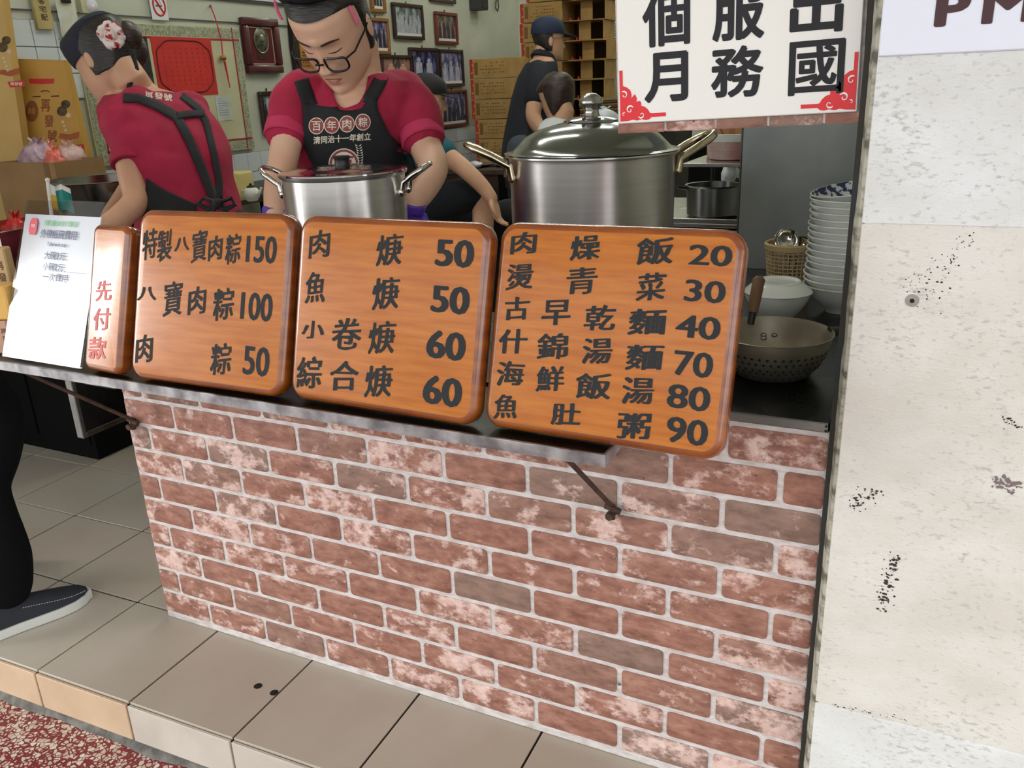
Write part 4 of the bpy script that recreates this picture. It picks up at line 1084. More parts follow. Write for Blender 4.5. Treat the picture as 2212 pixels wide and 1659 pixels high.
limb(b, [(650, 210, 2.05, .042), (634, 255, 2.03, .038), (619, 310, 2.00, .036), (608, 365, 1.97, .034), (599, 420, 1.93, .031), (597, 466, 1.89, .026)])
limb(b, [(872, 212, 2.11, .044), (898, 262, 2.08, .040), (921, 320, 2.05, .039), (936, 362, 2.00, .036), (915, 408, 1.95, .032), (888, 442, 1.90, .026)])
me = remesh(b, 0.0034, 'body', 5, off=wr_); body = link('body', me, skin, wo)
s_ = MB(); loft(s_, tors[1:], Wt, Dt, off=0.004)
limb(s_, [(664, 204, 2.06, .055), (640, 226, 2.04, .053), (627, 258, 2.02, .048), (619, 288, 2.01, .046)])
limb(s_, [(856, 202, 2.10, .058), (886, 226, 2.09, .056), (903, 260, 2.07, .051), (913, 298, 2.06, .049)])
s_.ball(D(655, 205, 2.05), .050); s_.ball(D(872, 204, 2.10), .055)
me = wrinkle(remesh(s_, 0.006, 'tshirt', 7, off=wr_), 0.006)
def cut(me, poly, off, axis_d=None, front=None):
    """opens a neckline"""
    bm = bmesh.new(); bm.from_mesh(me); kill = []
    for f in bm.faces:
        p = f.calc_center_median() + off - CAM_P
        dpt = p.dot(CF); x = 1106+FPX*p.dot(CR)/dpt; y = 829.5+FPX*p.dot(CD)/dpt
        ins = False; n_ = len(poly)
        for i in range(n_):
            (x1, y1), (x2, y2) = poly[i], poly[(i+1) % n_]
            if (y1 > y) != (y2 > y) and x < (x2-x1)*(y-y1)/(y2-y1)+x1: ins = not ins
        if ins and (front is None or dpt < front): kill.append(f)
    bmesh.ops.delete(bm, geom=kill, context='FACES')
    for it in range(14):
        nv = {}
        for v in bm.verts:
            nb_ = [e.other_vert(v) for e in v.link_edges if e.is_boundary]
            if len(nb_) == 2: nv[v] = v.co*0.4 + (nb_[0].co+nb_[1].co)*0.3
        for v, c in nv.items(): v.co = c
    bm.to_mesh(me); bm.free()
cut(me, [(722, 150), (715, 180), (720, 204), (730, 232), (745, 236), (775, 226), (790, 200), (799, 160), (806, 135), (760, 120)], wr_, front=2.12)
ts = link('tshirt', me, shirt_m, wo)
so = ts.modifiers.new('thick', 'SOLIDIFY'); so.thickness = 0.004; so.offset = 1
for pts in (((617, 292, 2.01), .0590), ((920, 296, 2.06), .0625)):
    pass
def cuff(c, ax, r, root, m, name='sleeve_cuff'):
    ax = Vector(ax).normalized(); u = ax.cross(Vector((0.3, 0.2, 0.9))).normalized(); w = ax.cross(u); q = MB(); R = []
    for t, rr in ((-0.016, r+0.001), (-0.014, r+0.005), (0.012, r+0.007), (0.016, r+0.004), (0.015, r-0.004), (-0.012, r-0.004)):
        R.append([Vector(c) + ax*t + (u*cos(2*pi*k/28)+w*sin(2*pi*k/28))*rr for k in range(28)])
    q.rings(R + [R[0]], cap=False); return q.build(name, m, root, off=root.location)
cuffm = mat('crimson_cuff', (190, 48, 88), 0.85)
cuff(D(619, 286, 2.01), D(617, 320, 2.0)-D(627, 262, 2.02), .045, wo, cuffm)
cuff(D(912, 295, 2.06), D(921, 320, 2.05)-D(903, 262, 2.07), .048, wo, cuffm)
# face details
def patch(name, pts, lift, m, root, M):
    """flat feature laid on the face: strips of (x, z0, z1)"""
    q = MB(); vs = []
    for x, z0, z1 in pts: vs += [M @ Vector((x, fy(x, z0)-lift, z0)), M @ Vector((x, fy(x, (z0+z1)/2)-lift*1.5, (z0+z1)/2)), M @ Vector((x, fy(x, z1)-lift, z1))]
    fs = []
    for i in range(len(pts)-1): fs += [(3*i, 3*i+3, 3*i+4, 3*i+1), (3*i+1, 3*i+4, 3*i+5, 3*i+2)]
    q.add(vs, fs); return q.build(name, m, root, off=root.location)
brow_m = mat('eyebrow_hair', (62, 44, 38), 0.8); lip_m = mat('lips', (168, 96, 88), 0.45); lash_m = mat('lash_line', (40, 28, 26), 0.6)
def face_parts(root, M, brow=True):
    for sg in (1, -1):
        patch('eyebrow', [(sg*x, 0.0275+h-t, 0.0275+h+t) for x, h, t in ((.012, 0, .0022), (.020, .002, .003), (.030, .0042, .0030), (.040, .0040, .0024), (.050, .001, .001))], 0.0008, brow_m, root, M)
        patch('eyelid_line', [(sg*x, 0.0055+h-t, 0.0055+h+t) for x, h, t in ((.018, -.001, .0006), (.026, -.0028, .0011), (.034, -.0028, .0012), (.042, -.0008, .0010), (.046, .001, .0006))], 0.0009, lash_m, root, M)
    patch('lips', [(x, -0.0608-0.0085*(1-(x/.0215)**2)-0.0005, -0.0605+0.0042*(1-(abs(x)/.0215)**1.5)) for x in (-.0212, -.016, -.010, -.005, 0, .005, .010, .016, .0212)], 0.0008, lip_m, root, M)
face_parts(wo, MH)
# hair, scarf cap, pink clips, glasses
q = shell(MH, -0.055, 0.007, front=-0.015, back=0.004, fz=0.067, wob=0.03); hairw = q.build('hair', hair_m, wo, off=wr_)
MC = MH @ Matrix.Translation((0, 0.008, 0.022)) @ Matrix.Rotation(radians(-9), 4, 'X')
q = MB(); R = []
for z, gx, gf, gb in ((0.078, .079, -.090, .100), (0.083, .085, -.096, .106), (0.10, .098, -.104, .118), (0.125, .108, -.106, .126), (0.15, .104, -.098, .12), (0.168, .082, -.076, .094), (0.176, .04, -.04, .05)):
    R.append([MC @ Vector((gx*cos(2*pi*k/48), (gf if sin(2*pi*k/48) < 0 else gb)*abs(sin(2*pi*k/48)), z + (0.010*noise.noise(Vector((cos(2*pi*k/48)*4, sin(2*pi*k/48)*4, z*20)))) - 0.014*(1-abs(sin(2*pi*k/48))))) for k in range(48)])
q.rings(R); q.build('scarf_cap', navy, wo, off=wr_)
pink = mat('pink_hair_clip', (236, 110, 156), 0.5)
for x, z, y in ((-0.074, 0.082, -0.045), (0.077, 0.050, -0.030)):
    q = MB(); q.tube([MH @ Vector((x, y, z+0.022)), MH @ Vector((x*1.04, y-0.004, z)), MH @ Vector((x*1.05, y-0.003, z-0.020))], 0.0036, 8); q.build('hair_clip', pink, wo, off=wr_)
fr = mat('black_spectacle_frame', (18, 17, 18), 0.25)
q = MB(); ln = MB()
zc, yc = -0.009, -0.106
for sg in (1, -1):
    P = []
    for k in range(24):
        a = 2*pi*k/24; cx = abs(cos(a))**0.55*(1 if cos(a) > 0 else -1); sz = abs(sin(a))**0.55*(1 if sin(a) > 0 else -1)
        x = sg*(0.034 + 0.0255*cx*sg); P.append(MH @ Vector((x, yc + 0.010*((abs(x)-0.034)/0.03)**2 + 0.004*(abs(x)/0.06), zc + 0.0168*sz - 0.002)))
    q.tube(P, 0.0026, 8, closed=True)
    ln.poly(P)
    hx = sg*0.0605
    q.tube([MH @ Vector((hx, yc+0.012, zc+0.008)), MH @ Vector((sg*0.074, yc+0.03, zc+0.009)), MH @ Vector((sg*0.079, -0.02, zc+0.012)), MH @ Vector((sg*0.079, 0.012, zc+0.016))], 0.0022, 8)
q.tube([MH @ Vector((-0.0095, yc-0.001, zc+0.003)), MH @ Vector((0, yc-0.004, zc+0.005)), MH @ Vector((0.0095, yc-0.001, zc+0.003))], 0.0022, 8)
gl = q.build('spectacles', fr, wo, off=wr_)
lens_m = clear_sheet('spectacle_lens', 0.02)
ln.build('spectacle_lens', lens_m, gl, off=wr_, smooth=False)
# apron and its print
bv = bvh_of(ts)
ap = cloth_patch('apron', [[(653, 221), (687, 228), (713, 232), (745, 228), (785, 217), (811, 207)], [(655, 250), (817, 240)], [(656, 290), (841, 288)], [(657, 318), (868, 316)], [(668, 342), (890, 338)], [(685, 373), (903, 373)], [(690, 430), (905, 430)], [(690, 500), (905, 500)]], bv, 0.011, apron_m, wo, 18)
strip('apron_strap', [(651, 172), (656, 188), (663, 207), (671, 229)], 32, bv, 0.006, apron_m, wo)
strip('apron_strap', [(828, 158), (821, 174), (811, 194), (797, 219)], 30, bv, 0.006, apron_m, wo)
bva = BVHTree.FromPolygons([v.co + wr_ for v in ap.data.vertices], [tuple(p.vertices) for p in ap.data.polygons])
prb = mat('brick_red_print', (146, 66, 66), 0.7); prw = mat('cream_print', (226, 216, 196), 0.7)
tilt_ = -0.082
def onap(lift): return lambda x, y: drape(bva, x, -y, lift)
cir = [('百', 683.5, 272), ('年', 716.5, 270.5), ('肉', 749.5, 267.7), ('粽', 784, 263.8)]
q1 = MB(); q2 = MB(); q3 = MB()
for ch, x, y in cir:
    for qq, rx, ry, l in ((q1, 16.8, 18.3, .0032), (q2, 15.0, 16.4, .0040)):
        ctr = drape(bva, x, y, l); ring = [drape(bva, x+rx*cos(2*pi*k/28), y+ry*sin(2*pi*k/28), l) for k in range(28)]
        qq.add([ctr] + ring, [(0, 1+k, 1+(k+1) % 28) for k in range(28)])
    letters(q3, ch, x, -y, 19.5, 20.5, onap(.0048), bold=0.012)
letters(q3, '清同治十一年創立', 739, -299, 124, 16.5, lambda x, y: drape(bva, x, -(y - (x-739)*tilt_*0.9), .0040), bold=0.022)
ex, ey, er = 743, 354, 33.5
q4 = MB()
for qq, r0, l in ((q1, er, .0032), (q4, er-2.5, .0040), (q1, er-7.5, .0048)):
    ctr = drape(bva, ex, ey, l); ring = [drape(bva, ex+r0*cos(2*pi*k/40), ey+r0*sin(2*pi*k/40), l) for k in range(40)]
    qq.add([ctr] + ring, [(0, 1+k, 1+(k+1) % 40) for k in range(40)])
letters(q4, '再', ex, -(ey+3), 44, 40, onap(.0056), bold=0.018)
for t in range(9):
    y = 316+t*5.2; xx = 774+4*sin(t*0.3)
    for sg in (1, -1):
        q1.add([drape(bva, xx, y, .0034), drape(bva, xx+sg*7, y-5, .0034), drape(bva, xx+sg*5.5, y-0.5, .0034)], [(0, 1, 2)])
    if t > 2:
        q1.add([drape(bva, xx-17-2*sin(t), y+1, .0034), drape(bva, xx-11, y-4, .0034), drape(bva, xx-12, y+1, .0034)], [(0, 1, 2)])
q1.build('cream_print_mark', prw, ap, off=wr_, smooth=False); q2.build('red_print_mark', prb, ap, off=wr_, smooth=False); q4.build('round_emblem', prb, ap, off=wr_, smooth=False); q3.build('print_lettering', prw, ap, off=wr_, smooth=False)
# gloves
g_ = MB(); w0 = D(596, 462, 1.90); d0 = (D(588, 505, 1.90)-w0)
g_.tube([w0 - d0*0.2, w0, w0 + d0*0.3], [.034, .031, .029], 16); hand(g_, w0, d0, HR, 1.0, 0.35, 1)
link('rubber_glove', remesh(g_, 0.004, 'rubber_glove', 3, off=wr_), glove_m, wo)
g_ = MB(); w0 = D(889, 441, 1.905); d0 = (D(876, 490, 1.93)-w0)
g_.tube([w0 - d0*0.12, w0, w0 + d0*0.3], [.036, .034, .031], 16); hand(g_, w0, d0, HR+UP*0.5, 1.0, 0.35, -1)
link('rubber_glove', remesh(g_, 0.004, 'rubber_glove', 3, off=wr_), glove_m, wo)
legs(wo, D(765, 550, 2.30), HR, -HB, black_cloth, black_rubber)

# ---------------------------------------------------------------- woman working at the left
lr = Vector((D(440, 520, 2.5).x, D(440, 520, 2.5).y, 0))
lw = thing('person', 'woman in crimson T-shirt and black apron straps seen from behind, bending left', 'person', lr)
W2 = HR*0.62 + HB*0.78; D2 = HR*0.78 - HB*0.62
tor2 = [(D(294, 188, 2.5), .048, .048), (D(305, 201, 2.5), .10, .07), (D(326, 226, 2.5), .155, .092), (D(350, 275, 2.5), .172, .108), (D(378, 335, 2.5), .165, .11), (D(396, 400, 2.5), .150, .108), (D(410, 455, 2.5), .148, .11), (D(412, 520, 2.5), .165, .12), (D(412, 560, 2.5), .165, .12)]
f2 = HR*-0.80 + HB*0.28 + UP*-0.52
M2 = headM(D(232, 134, 2.47), f2, roll=-0.10)
b = MB(); head(b, M2)
b.tube([M2 @ Vector((0, 0.03, -0.03)), M2 @ Vector((0, 0.04, -0.085)), D(296, 198, 2.5), D(312, 220, 2.5)], [0.052, 0.05, 0.053, 0.06], 20)
loft(b, tor2, W2, D2, off=-0.006)
limb(b, [(266, 265, 2.42, .046), (276, 320, 2.40, .042), (286, 385, 2.38, .038), (294, 432, 2.36, .036), (262, 468, 2.32, .034), (222, 492, 2.28, .026)])
limb(b, [(400, 250, 2.62, .05), (340, 330, 2.66, .045), (280, 420, 2.62, .04), (240, 470, 2.55, .03)])
hand(b, D(222, 492, 2.28), D(190, 512, 2.25)-D(222, 492, 2.28), HB, 0.95, 0.4)
me = remesh(b, 0.0042, 'body', 5, off=lr); link('body', me, skin_b, lw)
s_ = MB(); loft(s_, tor2[1:], W2, D2, off=0.004)
limb(s_, [(300, 235, 2.45, .064), (268, 262, 2.42, .057), (274, 305, 2.40, .050), (279, 346, 2.39, .046)])
limb(s_, [(410, 240, 2.6, .065), (385, 275, 2.64, .06), (360, 305, 2.66, .058)])
me = wrinkle(remesh(s_, 0.007, 'tshirt', 7, off=lr), 0.006, seed=4); ts2 = link('tshirt', me, shirt_m, lw)
bv2 = bvh_of(ts2)
strip('apron_strap', [(266, 211), (300, 212), (340, 228), (382, 252), (408, 300), (430, 350), (452, 405), (468, 440)], 19, bv2, 0.006, apron_m, lw, 2.4)
strip('apron_strap', [(393, 206), (428, 233), (445, 262), (462, 330), (474, 390), (474, 432)], 14, bv2, 0.006, apron_m, lw, 2.5)
strip('apron_strap', [(382, 250), (410, 246), (442, 245)], 15, bv2, 0.008, apron_m, lw, 2.4)
cloth_patch('apron_skirt', [[(316, 384), (345, 405), (385, 424), (425, 442)], [(314, 420), (425, 455)], [(310, 470), (440, 480)], [(310, 520), (450, 530)]], bv2, 0.009, apron_m, lw, 12, 2.45)
q = MB()
for pts in ([(468, 436), (440, 428), (428, 440), (450, 452), (470, 442)], [(470, 438), (500, 428), (508, 442), (488, 452), (470, 442)], [(470, 440), (490, 460), (505, 490)], [(468, 442), (455, 465), (450, 495)]):
    q.tube([D(x, y, 2.36) for x, y in pts], 0.009, 8, flat=0.6)
q.ball(D(470, 440, 2.36), 0.016); q.build('apron_bow', apron_m, lw, off=lr)
q = MB()
for ch, x, y, a in (('再', 322, 206, 0), ('發', 343, 207, 0), ('號', 363, 210, 0)):
    letters(q, ch, x, -y, 18, 15, lambda p, c: drape(bv2, p, -c, 0.002, 2.45), bold=0.02, slant=-0.15)
q.build('white_back_print', prw, ts2, off=lr, smooth=False)
cuff(D(279, 346, 2.39), D(281, 365, 2.38)-D(274, 305, 2.40), .045, lw, shirt_m, 'sleeve_hem')
q = shell(M2, -0.052, 0.008, front=0.012, back=0.012, fz=0.055, wob=0.04); q.build('hair', hair_m, lw, off=lr)
q = MB(); R = []
for z, gx, gf, gb in ((0.018, .0785, -.098, .03), (0.03, .081, -.102, .05), (0.06, .083, -.108, .085), (0.09, .076, -.112, .10), (0.112, .055, -.112, .08), (0.124, .03, -.105, .04), (0.128, .01, -.1, .0)):
    R.append([M2 @ Vector((gx*cos(2*pi*k/40), (gf if sin(2*pi*k/40) < 0 else gb)*abs(sin(2*pi*k/40)), z + (0.02*max(0, -sin(2*pi*k/40))**3))) for k in range(40)])
q.rings(R); q.build('scarf_cap', navy, lw, off=lr)
q = MB(); q.ball(D(277, 78, 2.45), (0.038, 0.038, 0.042), 20, 14); q.ball(D(292, 108, 2.50), (0.034, 0.036, 0.05), 20, 14); q.build('hair_bun', hair_brown, lw, off=lr)
q = MB(); c0 = D(240, 76, 2.385); ax = (D(282, 84, 2.55)-c0).normalized(); u_ = ax.cross(UP).normalized(); w_ = ax.cross(u_)
for k in range(26):
    a = 2*pi*k/26; p = c0 + (u_*cos(a)+w_*sin(a))*0.026
    q.ball(p + ax*0.006*sin(3*a), (0.011+0.004*sin(k*2.4), 0.011, 0.012+0.003*cos(k*1.7)), 8, 6)
q.ball(c0, (0.02, 0.02, 0.022), 12, 8); q.build('scrunchie', mat('red_white_scrunchie', (226, 214, 206), 0.85, 0, (176, 40, 52), 45, lo=0.5, hi=0.56), lw, off=lr)
q = MB(); q.tube([D(288, 120, 2.44), D(293, 150, 2.43), D(281, 178, 2.42), D(274, 205, 2.41)], [.006, .010, .008, .003], 8, flat=0.5); q.tube([D(292, 130, 2.46), D(300, 152, 2.46), D(290, 172, 2.45)], [.006, .009, .003], 8, flat=0.5); q.build('scarf_tail', black_cloth, lw, off=lr)
legs(lw, D(440, 550, 2.5), HR*0.6+HB*0.8, -HB, black_cloth, black_rubber, foot=HR*-0.8+HB*0.4)

# ---------------------------------------------------------------- man in a navy cap by the cartons
mr = Vector((D(1130, 320, 5.0).x, D(1130, 320, 5.0).y, 0))
mn = thing('person', 'man in navy cap, navy polo and grey jeans standing by the carton stacks', 'person', mr)
tor3 = [(D(1176, 118, 5.0), .05, .05), (D(1170, 134, 5.0), .15, .085), (D(1162, 165, 5.0), .195, .115), (D(1152, 210, 5.0), .19, .125), (D(1142, 260, 5.0), .18, .125), (D(1134, 300, 5.0), .175, .125), (D(1130, 335, 5.0), .175, .125)]
Mm = headM(D(1184, 88, 5.0), HR*0.93 + HB*0.3 + UP*-0.04)
b = MB(); head(b, Mm); b.tube([Mm @ Vector((0, 0.02, -0.03)), Mm @ Vector((0, 0.03, -0.09)), D(1174, 125, 5.0), D(1170, 145, 5.0)], [.055, .055, .06, .07], 16)
loft(b, tor3, HB, HR, off=-0.008)
limb(b, [(1162, 165, 4.85, .055), (1160, 205, 4.82, .05), (1152, 250, 4.82, .044), (1172, 285, 4.82, .04), (1195, 305, 4.84, .03)])
hand(b, D(1195, 305, 4.84), HR, UP, 1.05, 0.5)
limb(b, [(1165, 165, 5.16, .055), (1175, 220, 5.2, .048), (1190, 270, 5.2, .04), (1210, 300, 5.18, .03)]); hand(b, D(1210, 300, 5.18), HR, UP, 1.05, 0.5)
link('body', remesh(b, 0.006, 'body', 4, off=mr), skin_b, mn)
s_ = MB(); loft(s_, tor3[1:], HB, HR, off=0.006); limb(s_, [(1162, 158, 4.88, .075), (1160, 185, 4.83, .07), (1157, 212, 4.82, .064)]); limb(s_, [(1165, 158, 5.14, .075), (1172, 205, 5.18, .065)])
s_.tube([D(1176, 116, 5.0), D(1172, 130, 5.0)], [.066, .082], 18)
link('polo_shirt', remesh(s_, 0.009, 'polo_shirt', 5, off=mr), mat('navy_polo', (20, 22, 34), 0.85), mn)
q = shell(Mm, -0.06, 0.006, front=0.0, fz=0.06); q.build('hair', hair_m, mn, off=mr)
capm = mat('navy_cap_cloth', (24, 34, 62), 0.8)
def cap(M, m, root, off, brim=0.075, z0=0.036):
    q = MB(); R = []
    for z, gx, gf, gb in ((z0, .082, -.100, .104), (0.06, .084, -.101, .106), (0.09, .078, -.094, .10), (0.115, .06, -.07, .08), (0.13, .034, -.04, .045), (0.135, .008, -.01, .01)):
        R.append([M @ Vector((gx*cos(2*pi*k/36), (gf if sin(2*pi*k/36) < 0 else gb)*abs(sin(2*pi*k/36)), z)) for k in range(36)])
    q.rings(R); c = q.build('cap', m, root, off=off)
    q = MB(); T_ = []; B_ = []
    for k in range(15):
        a = pi*k/14; x = 0.078*cos(a); T_.append(Vector((x, -0.06-0.03*sin(a), z0+0.006))); B_.append(Vector((x*0.95, -0.07-(0.03+brim)*sin(a)**0.7, z0-0.012*sin(a))))
    vs = [M @ p for p in T_] + [M @ p for p in B_] + [M @ (p - Vector((0, 0, .004))) for p in T_] + [M @ (p - Vector((0, 0, .004))) for p in B_]
    fs = []
    for k in range(14): fs += [(k, k+1, 15+k+1, 15+k), (30+k, 45+k, 45+k+1, 30+k+1), (15+k, 15+k+1, 45+k+1, 45+k)]
    q.add(vs, fs); q.build('cap_brim', m, c, off=off)
cap(Mm, capm, mn, mr)
q = MB(); q.tube([Mm @ Vector((x, -0.104, 0.008)) for x in (-.05, 0, .05)], 0.002, 6); q.tube([Mm @ Vector((-0.055, -0.1, 0.01)), Mm @ Vector((-0.076, -0.02, 0.012)), Mm @ Vector((-0.077, 0.01, 0.01))], 0.002, 6); q.build('spectacles', steel, mn, off=mr)
legs(mn, D(1130, 340, 5.0), HB, HR, mat('grey_jeans', (70, 76, 86), 0.85), black_rubber, r=0.085, foot=HR)

# ---------------------------------------------------------------- seated man with a black cap, arm on his knee
cr_ = Vector((D(885, 470, 4.3).x, D(885, 470, 4.3).y, 0))
cm = thing('person', 'person in black cap and teal shirt seated with one arm hanging past the knee', 'person', cr_)
tor4 = [(D(914, 258, 4.3), .05, .05), (D(906, 272, 4.3), .14, .085), (D(898, 305, 4.3), .19, .11), (D(890, 370, 4.3), .185, .12), (D(884, 440, 4.3), .18, .13), (D(882, 500, 4.3), .18, .14)]
Mc = headM(D(922, 218, 4.3), HR*0.92 + HB*0.1 + UP*-0.12)
b = MB(); head(b, Mc); b.tube([Mc @ Vector((0, 0.02, -0.03)), Mc @ Vector((0, 0.03, -0.085)), D(912, 266, 4.3)], [.053, .053, .06], 16)
loft(b, tor4, HB, HR, off=-0.008)
limb(b, [(930, 300, 4.16, .052), (962, 332, 4.12, .046), (1000, 362, 4.08, .043), (1038, 398, 4.06, .038), (1062, 428, 4.05, .030)])
hand(b, D(1064, 430, 4.05), D(1074, 470, 4.05)-D(1064, 430, 4.05), HR*0.4+HB, 1.0, 0.38)
limb(b, [(1000, 425, 4.2, .075), (1036, 415, 4.2, .066), (1044, 450, 4.2, .056), (1040, 560, 4.2, .05), (1036, 640, 4.2, .04)])
link('body', remesh(b, 0.0055, 'body', 4, off=cr_), skin_b, cm)
s_ = MB(); loft(s_, tor4[1:], HB, HR, off=0.006); limb(s_, [(915, 290, 4.2, .075), (940, 312, 4.15, .066), (962, 330, 4.12, .060)])
link('teal_shirt', remesh(s_, 0.009, 'teal_shirt', 5, off=cr_), mat('teal_cloth', (18, 84, 96), 0.85), cm)
s_ = MB(); limb(s_, [(890, 470, 4.25, .11), (950, 440, 4.22, .098), (1022, 416, 4.2, .085)]); limb(s_, [(885, 500, 4.35, .11), (950, 490, 4.4, .095), (1040, 480, 4.42, .085)]); s_.ball(D(884, 490, 4.3), (.17, .17, .1))
link('dark_shorts', remesh(s_, 0.01, 'dark_shorts', 5, off=cr_), mat('dark_navy_shorts', (16, 20, 28), 0.9), cm)
q = shell(Mc, -0.05, 0.006, front=0.0, fz=0.06); q.build('hair', hair_m, cm, off=cr_)
cap(Mc, mat('black_cap_cloth', (20, 20, 22), 0.75), cm, cr_, brim=0.06)
q = MB(); zf = 0.42
sx = Vector((cr_.x, cr_.y, 0))
st = thing('stool', 'dark stool under the person in the black cap', 'stool', sx)
q.lathe([(0, zf-0.03), (0.17, zf-0.03), (0.175, zf-0.01), (0.165, zf), (0, zf)], n=32); q.build('seat', black_rubber, st)
for k in range(4):
    a = pi/4+pi/2*k; q = MB(); q.tube([(0.12*cos(a), 0.12*sin(a), zf-0.03), (0.17*cos(a), 0.17*sin(a), 0.001)], 0.014, 8); q.build('leg', black_rubber, st)

# ---------------------------------------------------------------- woman with a dark bob in front of the man
hr_ = Vector((D(1225, 420, 4.45).x, D(1225, 420, 4.45).y, 0))
hw = thing('person', 'woman with dark hair and pale shirt seated behind the big stockpot', 'person', hr_)
tor5 = [(D(1204, 250, 4.45), .045, .045), (D(1206, 254, 4.45), .06, .05), (D(1212, 266, 4.45), .12, .075), (D(1222, 292, 4.45), .17, .095), (D(1228, 350, 4.45), .165, .105), (D(1230, 420, 4.45), .17, .12), (D(1230, 470, 4.45), .17, .12)]
Mh = headM(D(1203, 212, 4.45), HR*-0.55 + HB*0.6 + UP*-0.35)
b = MB(); head(b, Mh); b.tube([Mh @ Vector((0, 0.02, -0.03)), Mh @ Vector((0, 0.03, -0.085)), D(1208, 268, 4.45)], [.05, .048, .055], 16); loft(b, tor5, HR*0.8+HB*0.6, HR*0.6-HB*0.8, off=-0.008)
limb(b, [(1188, 285, 4.4, .045), (1176, 335, 4.4, .04), (1172, 380, 4.42, .034), (1160, 410, 4.42, .026)]); hand(b, D(1160, 410, 4.42), HR*-1, HB, 0.95, 0.4)
link('body', remesh(b, 0.006, 'body', 4, off=hr_), skin_b, hw)
s_ = MB(); loft(s_, tor5[1:], HR*0.8+HB*0.6, HR*0.6-HB*0.8, off=0.006); limb(s_, [(1196, 278, 4.42, .06), (1180, 315, 4.38, .055)])
link('pale_shirt', remesh(s_, 0.009, 'pale_shirt', 5, off=hr_), mat('pale_grey_shirt', (206, 210, 212), 0.85), hw)
q = shell(Mh, -0.105, 0.014, front=-0.02, back=0.012, fz=0.05, wob=0.05); q.build('hair', hair_brown, hw, off=hr_)
s_ = MB(); ww = HR*-0.8+HB*0.2
for sg in (1, -1):
    h_ = D(1230, 470, 4.45) + (HR*0.8+HB*0.6)*0.09*sg; kn = h_ + ww*0.4; limbw(s_, [(h_, .09), (kn, .07), (Vector((kn.x, kn.y, 0.06)), .05)])
link('trousers', remesh(s_, 0.012, 'trousers', 5, off=hr_), black_cloth, hw)
st2 = copy_tree(st); st2.location = (hr_.x, hr_.y, 0); st2['label'] = 'dark stool under the woman with the dark bob'
zs = D(1230, 470, 4.45).z - 0.1
st2.scale = (1, 1, max(0.5, zs/zf))

# ---------------------------------------------------------------- customer at the step, only a leg in view
kr = Vector((-0.86, -0.2, 0))
ku = thing('person', 'customer in black trousers with a navy canvas shoe at the entrance step', 'person', kr)
shm = mat('navy_canvas', (50, 52, 58), 0.9, bump=0.3, bscale=400, spec=0.2); solem = mat('white_rubber_sole', (206, 206, 200), 0.6); thm = mat('pale_thread', (196, 198, 204), 0.8)
fv = Vector((0.345, 0.94, 0)).normalized(); sv = Vector((fv.y, -fv.x, 0))
q = MB(); sh_ = MB(); so_ = MB(); stc = MB()
for sg, toe in ((1, Vector((-0.628, -0.018, 0))), (-1, Vector((-0.95, 0.02, 0)))):
    heel = toe - fv*0.275
    prof = [(-0.005, .018, .045), (0.012, .032, .066), (0.05, .037, .080), (0.10, .038, .083), (0.14, .042, .072), (0.19, .0465, .058), (0.23, .043, .047), (0.258, .030, .040), (0.272, .012, .032)]
    R = []; S = []
    for t, hw_, hh in prof:
        c = heel + fv*t
        R.append([c + sv*(hw_*cos(2*pi*k/20)) + UP*(0.020 + max(0, sin(2*pi*k/20))**0.8*(hh-0.020)) for k in range(20)])
        S.append([c + sv*((hw_+0.004)*x) + UP*z for x, z in ((-1, 0.001), (1, 0.001), (1.02, 0.012), (1.0, 0.025), (-1.0, 0.025), (-1.02, 0.012))])
    S.append([p + fv*0.008 for p in [heel + fv*0.272 + sv*(0.012*x) + UP*z for x, z in ((-1, 0.001), (1, 0.001), (1.02, 0.012), (1, 0.025), (-1, 0.025), (-1.02, 0.012))]])
    sh_ = MB(); so_ = MB(); stc = MB(); sh_.rings(R); so_.rings(S)
    for k in range(26):
        t = 0.115+k*0.0058; hw_ = 0; 
        for (t0, w0, h0), (t1, w1, h1) in zip(prof, prof[1:]):
            if t0 <= t <= t1: f = (t-t0)/(t1-t0); hw_ = w0+(w1-w0)*f; hh = h0+(h1-h0)*f
        a = 0.62; 
        p = heel + fv*t + sv*(hw_*cos(a)*1.01) + UP*(0.020+sin(a)**0.8*(hh-0.020)+0.0006)
        stc.tube([p, p + fv*0.0034], 0.0008, 4)
    s1 = sh_.build('canvas_shoe', shm, ku, off=kr); so_.build('white_sole', solem, s1, off=kr); o = stc.build('shoe_stitching', thm, s1, off=kr, smooth=False); o['kind'] = 'stuff'
    an = heel + fv*0.075 + UP*0.085
    if sg == 1: P = [(D(14, 1268, 2.13), .060), (D(10, 1200, 2.14), .062), (D(-16, 1110, 2.16), .056), (D(-28, 1050, 2.17), .054), (D(-12, 960, 2.17), .066), (D(-30, 870, 2.18), .075), (Vector((-0.80, -0.19, 0.82)), .095), (Vector((-0.83, -0.2, 0.92)), .10)]
    else: P = [(an - UP*0.035, .062), (an + UP*0.13, .062), (an + UP*0.36, .066), (Vector((-0.99, -0.19, 0.80)), .095), (Vector((-0.98, -0.2, 0.92)), .10)]
    limbw(q, P)
q.ball((-0.91, -0.2, 0.92), (.16, .11, .12))
link('trousers', remesh(q, 0.009, 'trousers', 5, off=kr), mat('black_trouser_cloth', (10, 10, 12), 0.95, bump=0.3, bscale=120, spec=0.15), ku)
tor6 = [(Vector((-0.91, -0.2, 0.88)), .165, .115), (Vector((-0.92, -0.2, 1.0)), .15, .11), (Vector((-0.93, -0.2, 1.15)), .165, .12), (Vector((-0.93, -0.2, 1.3)), .19, .115), (Vector((-0.93, -0.2, 1.38)), .16, .085), (Vector((-0.93, -0.2, 1.43)), .06, .055)]
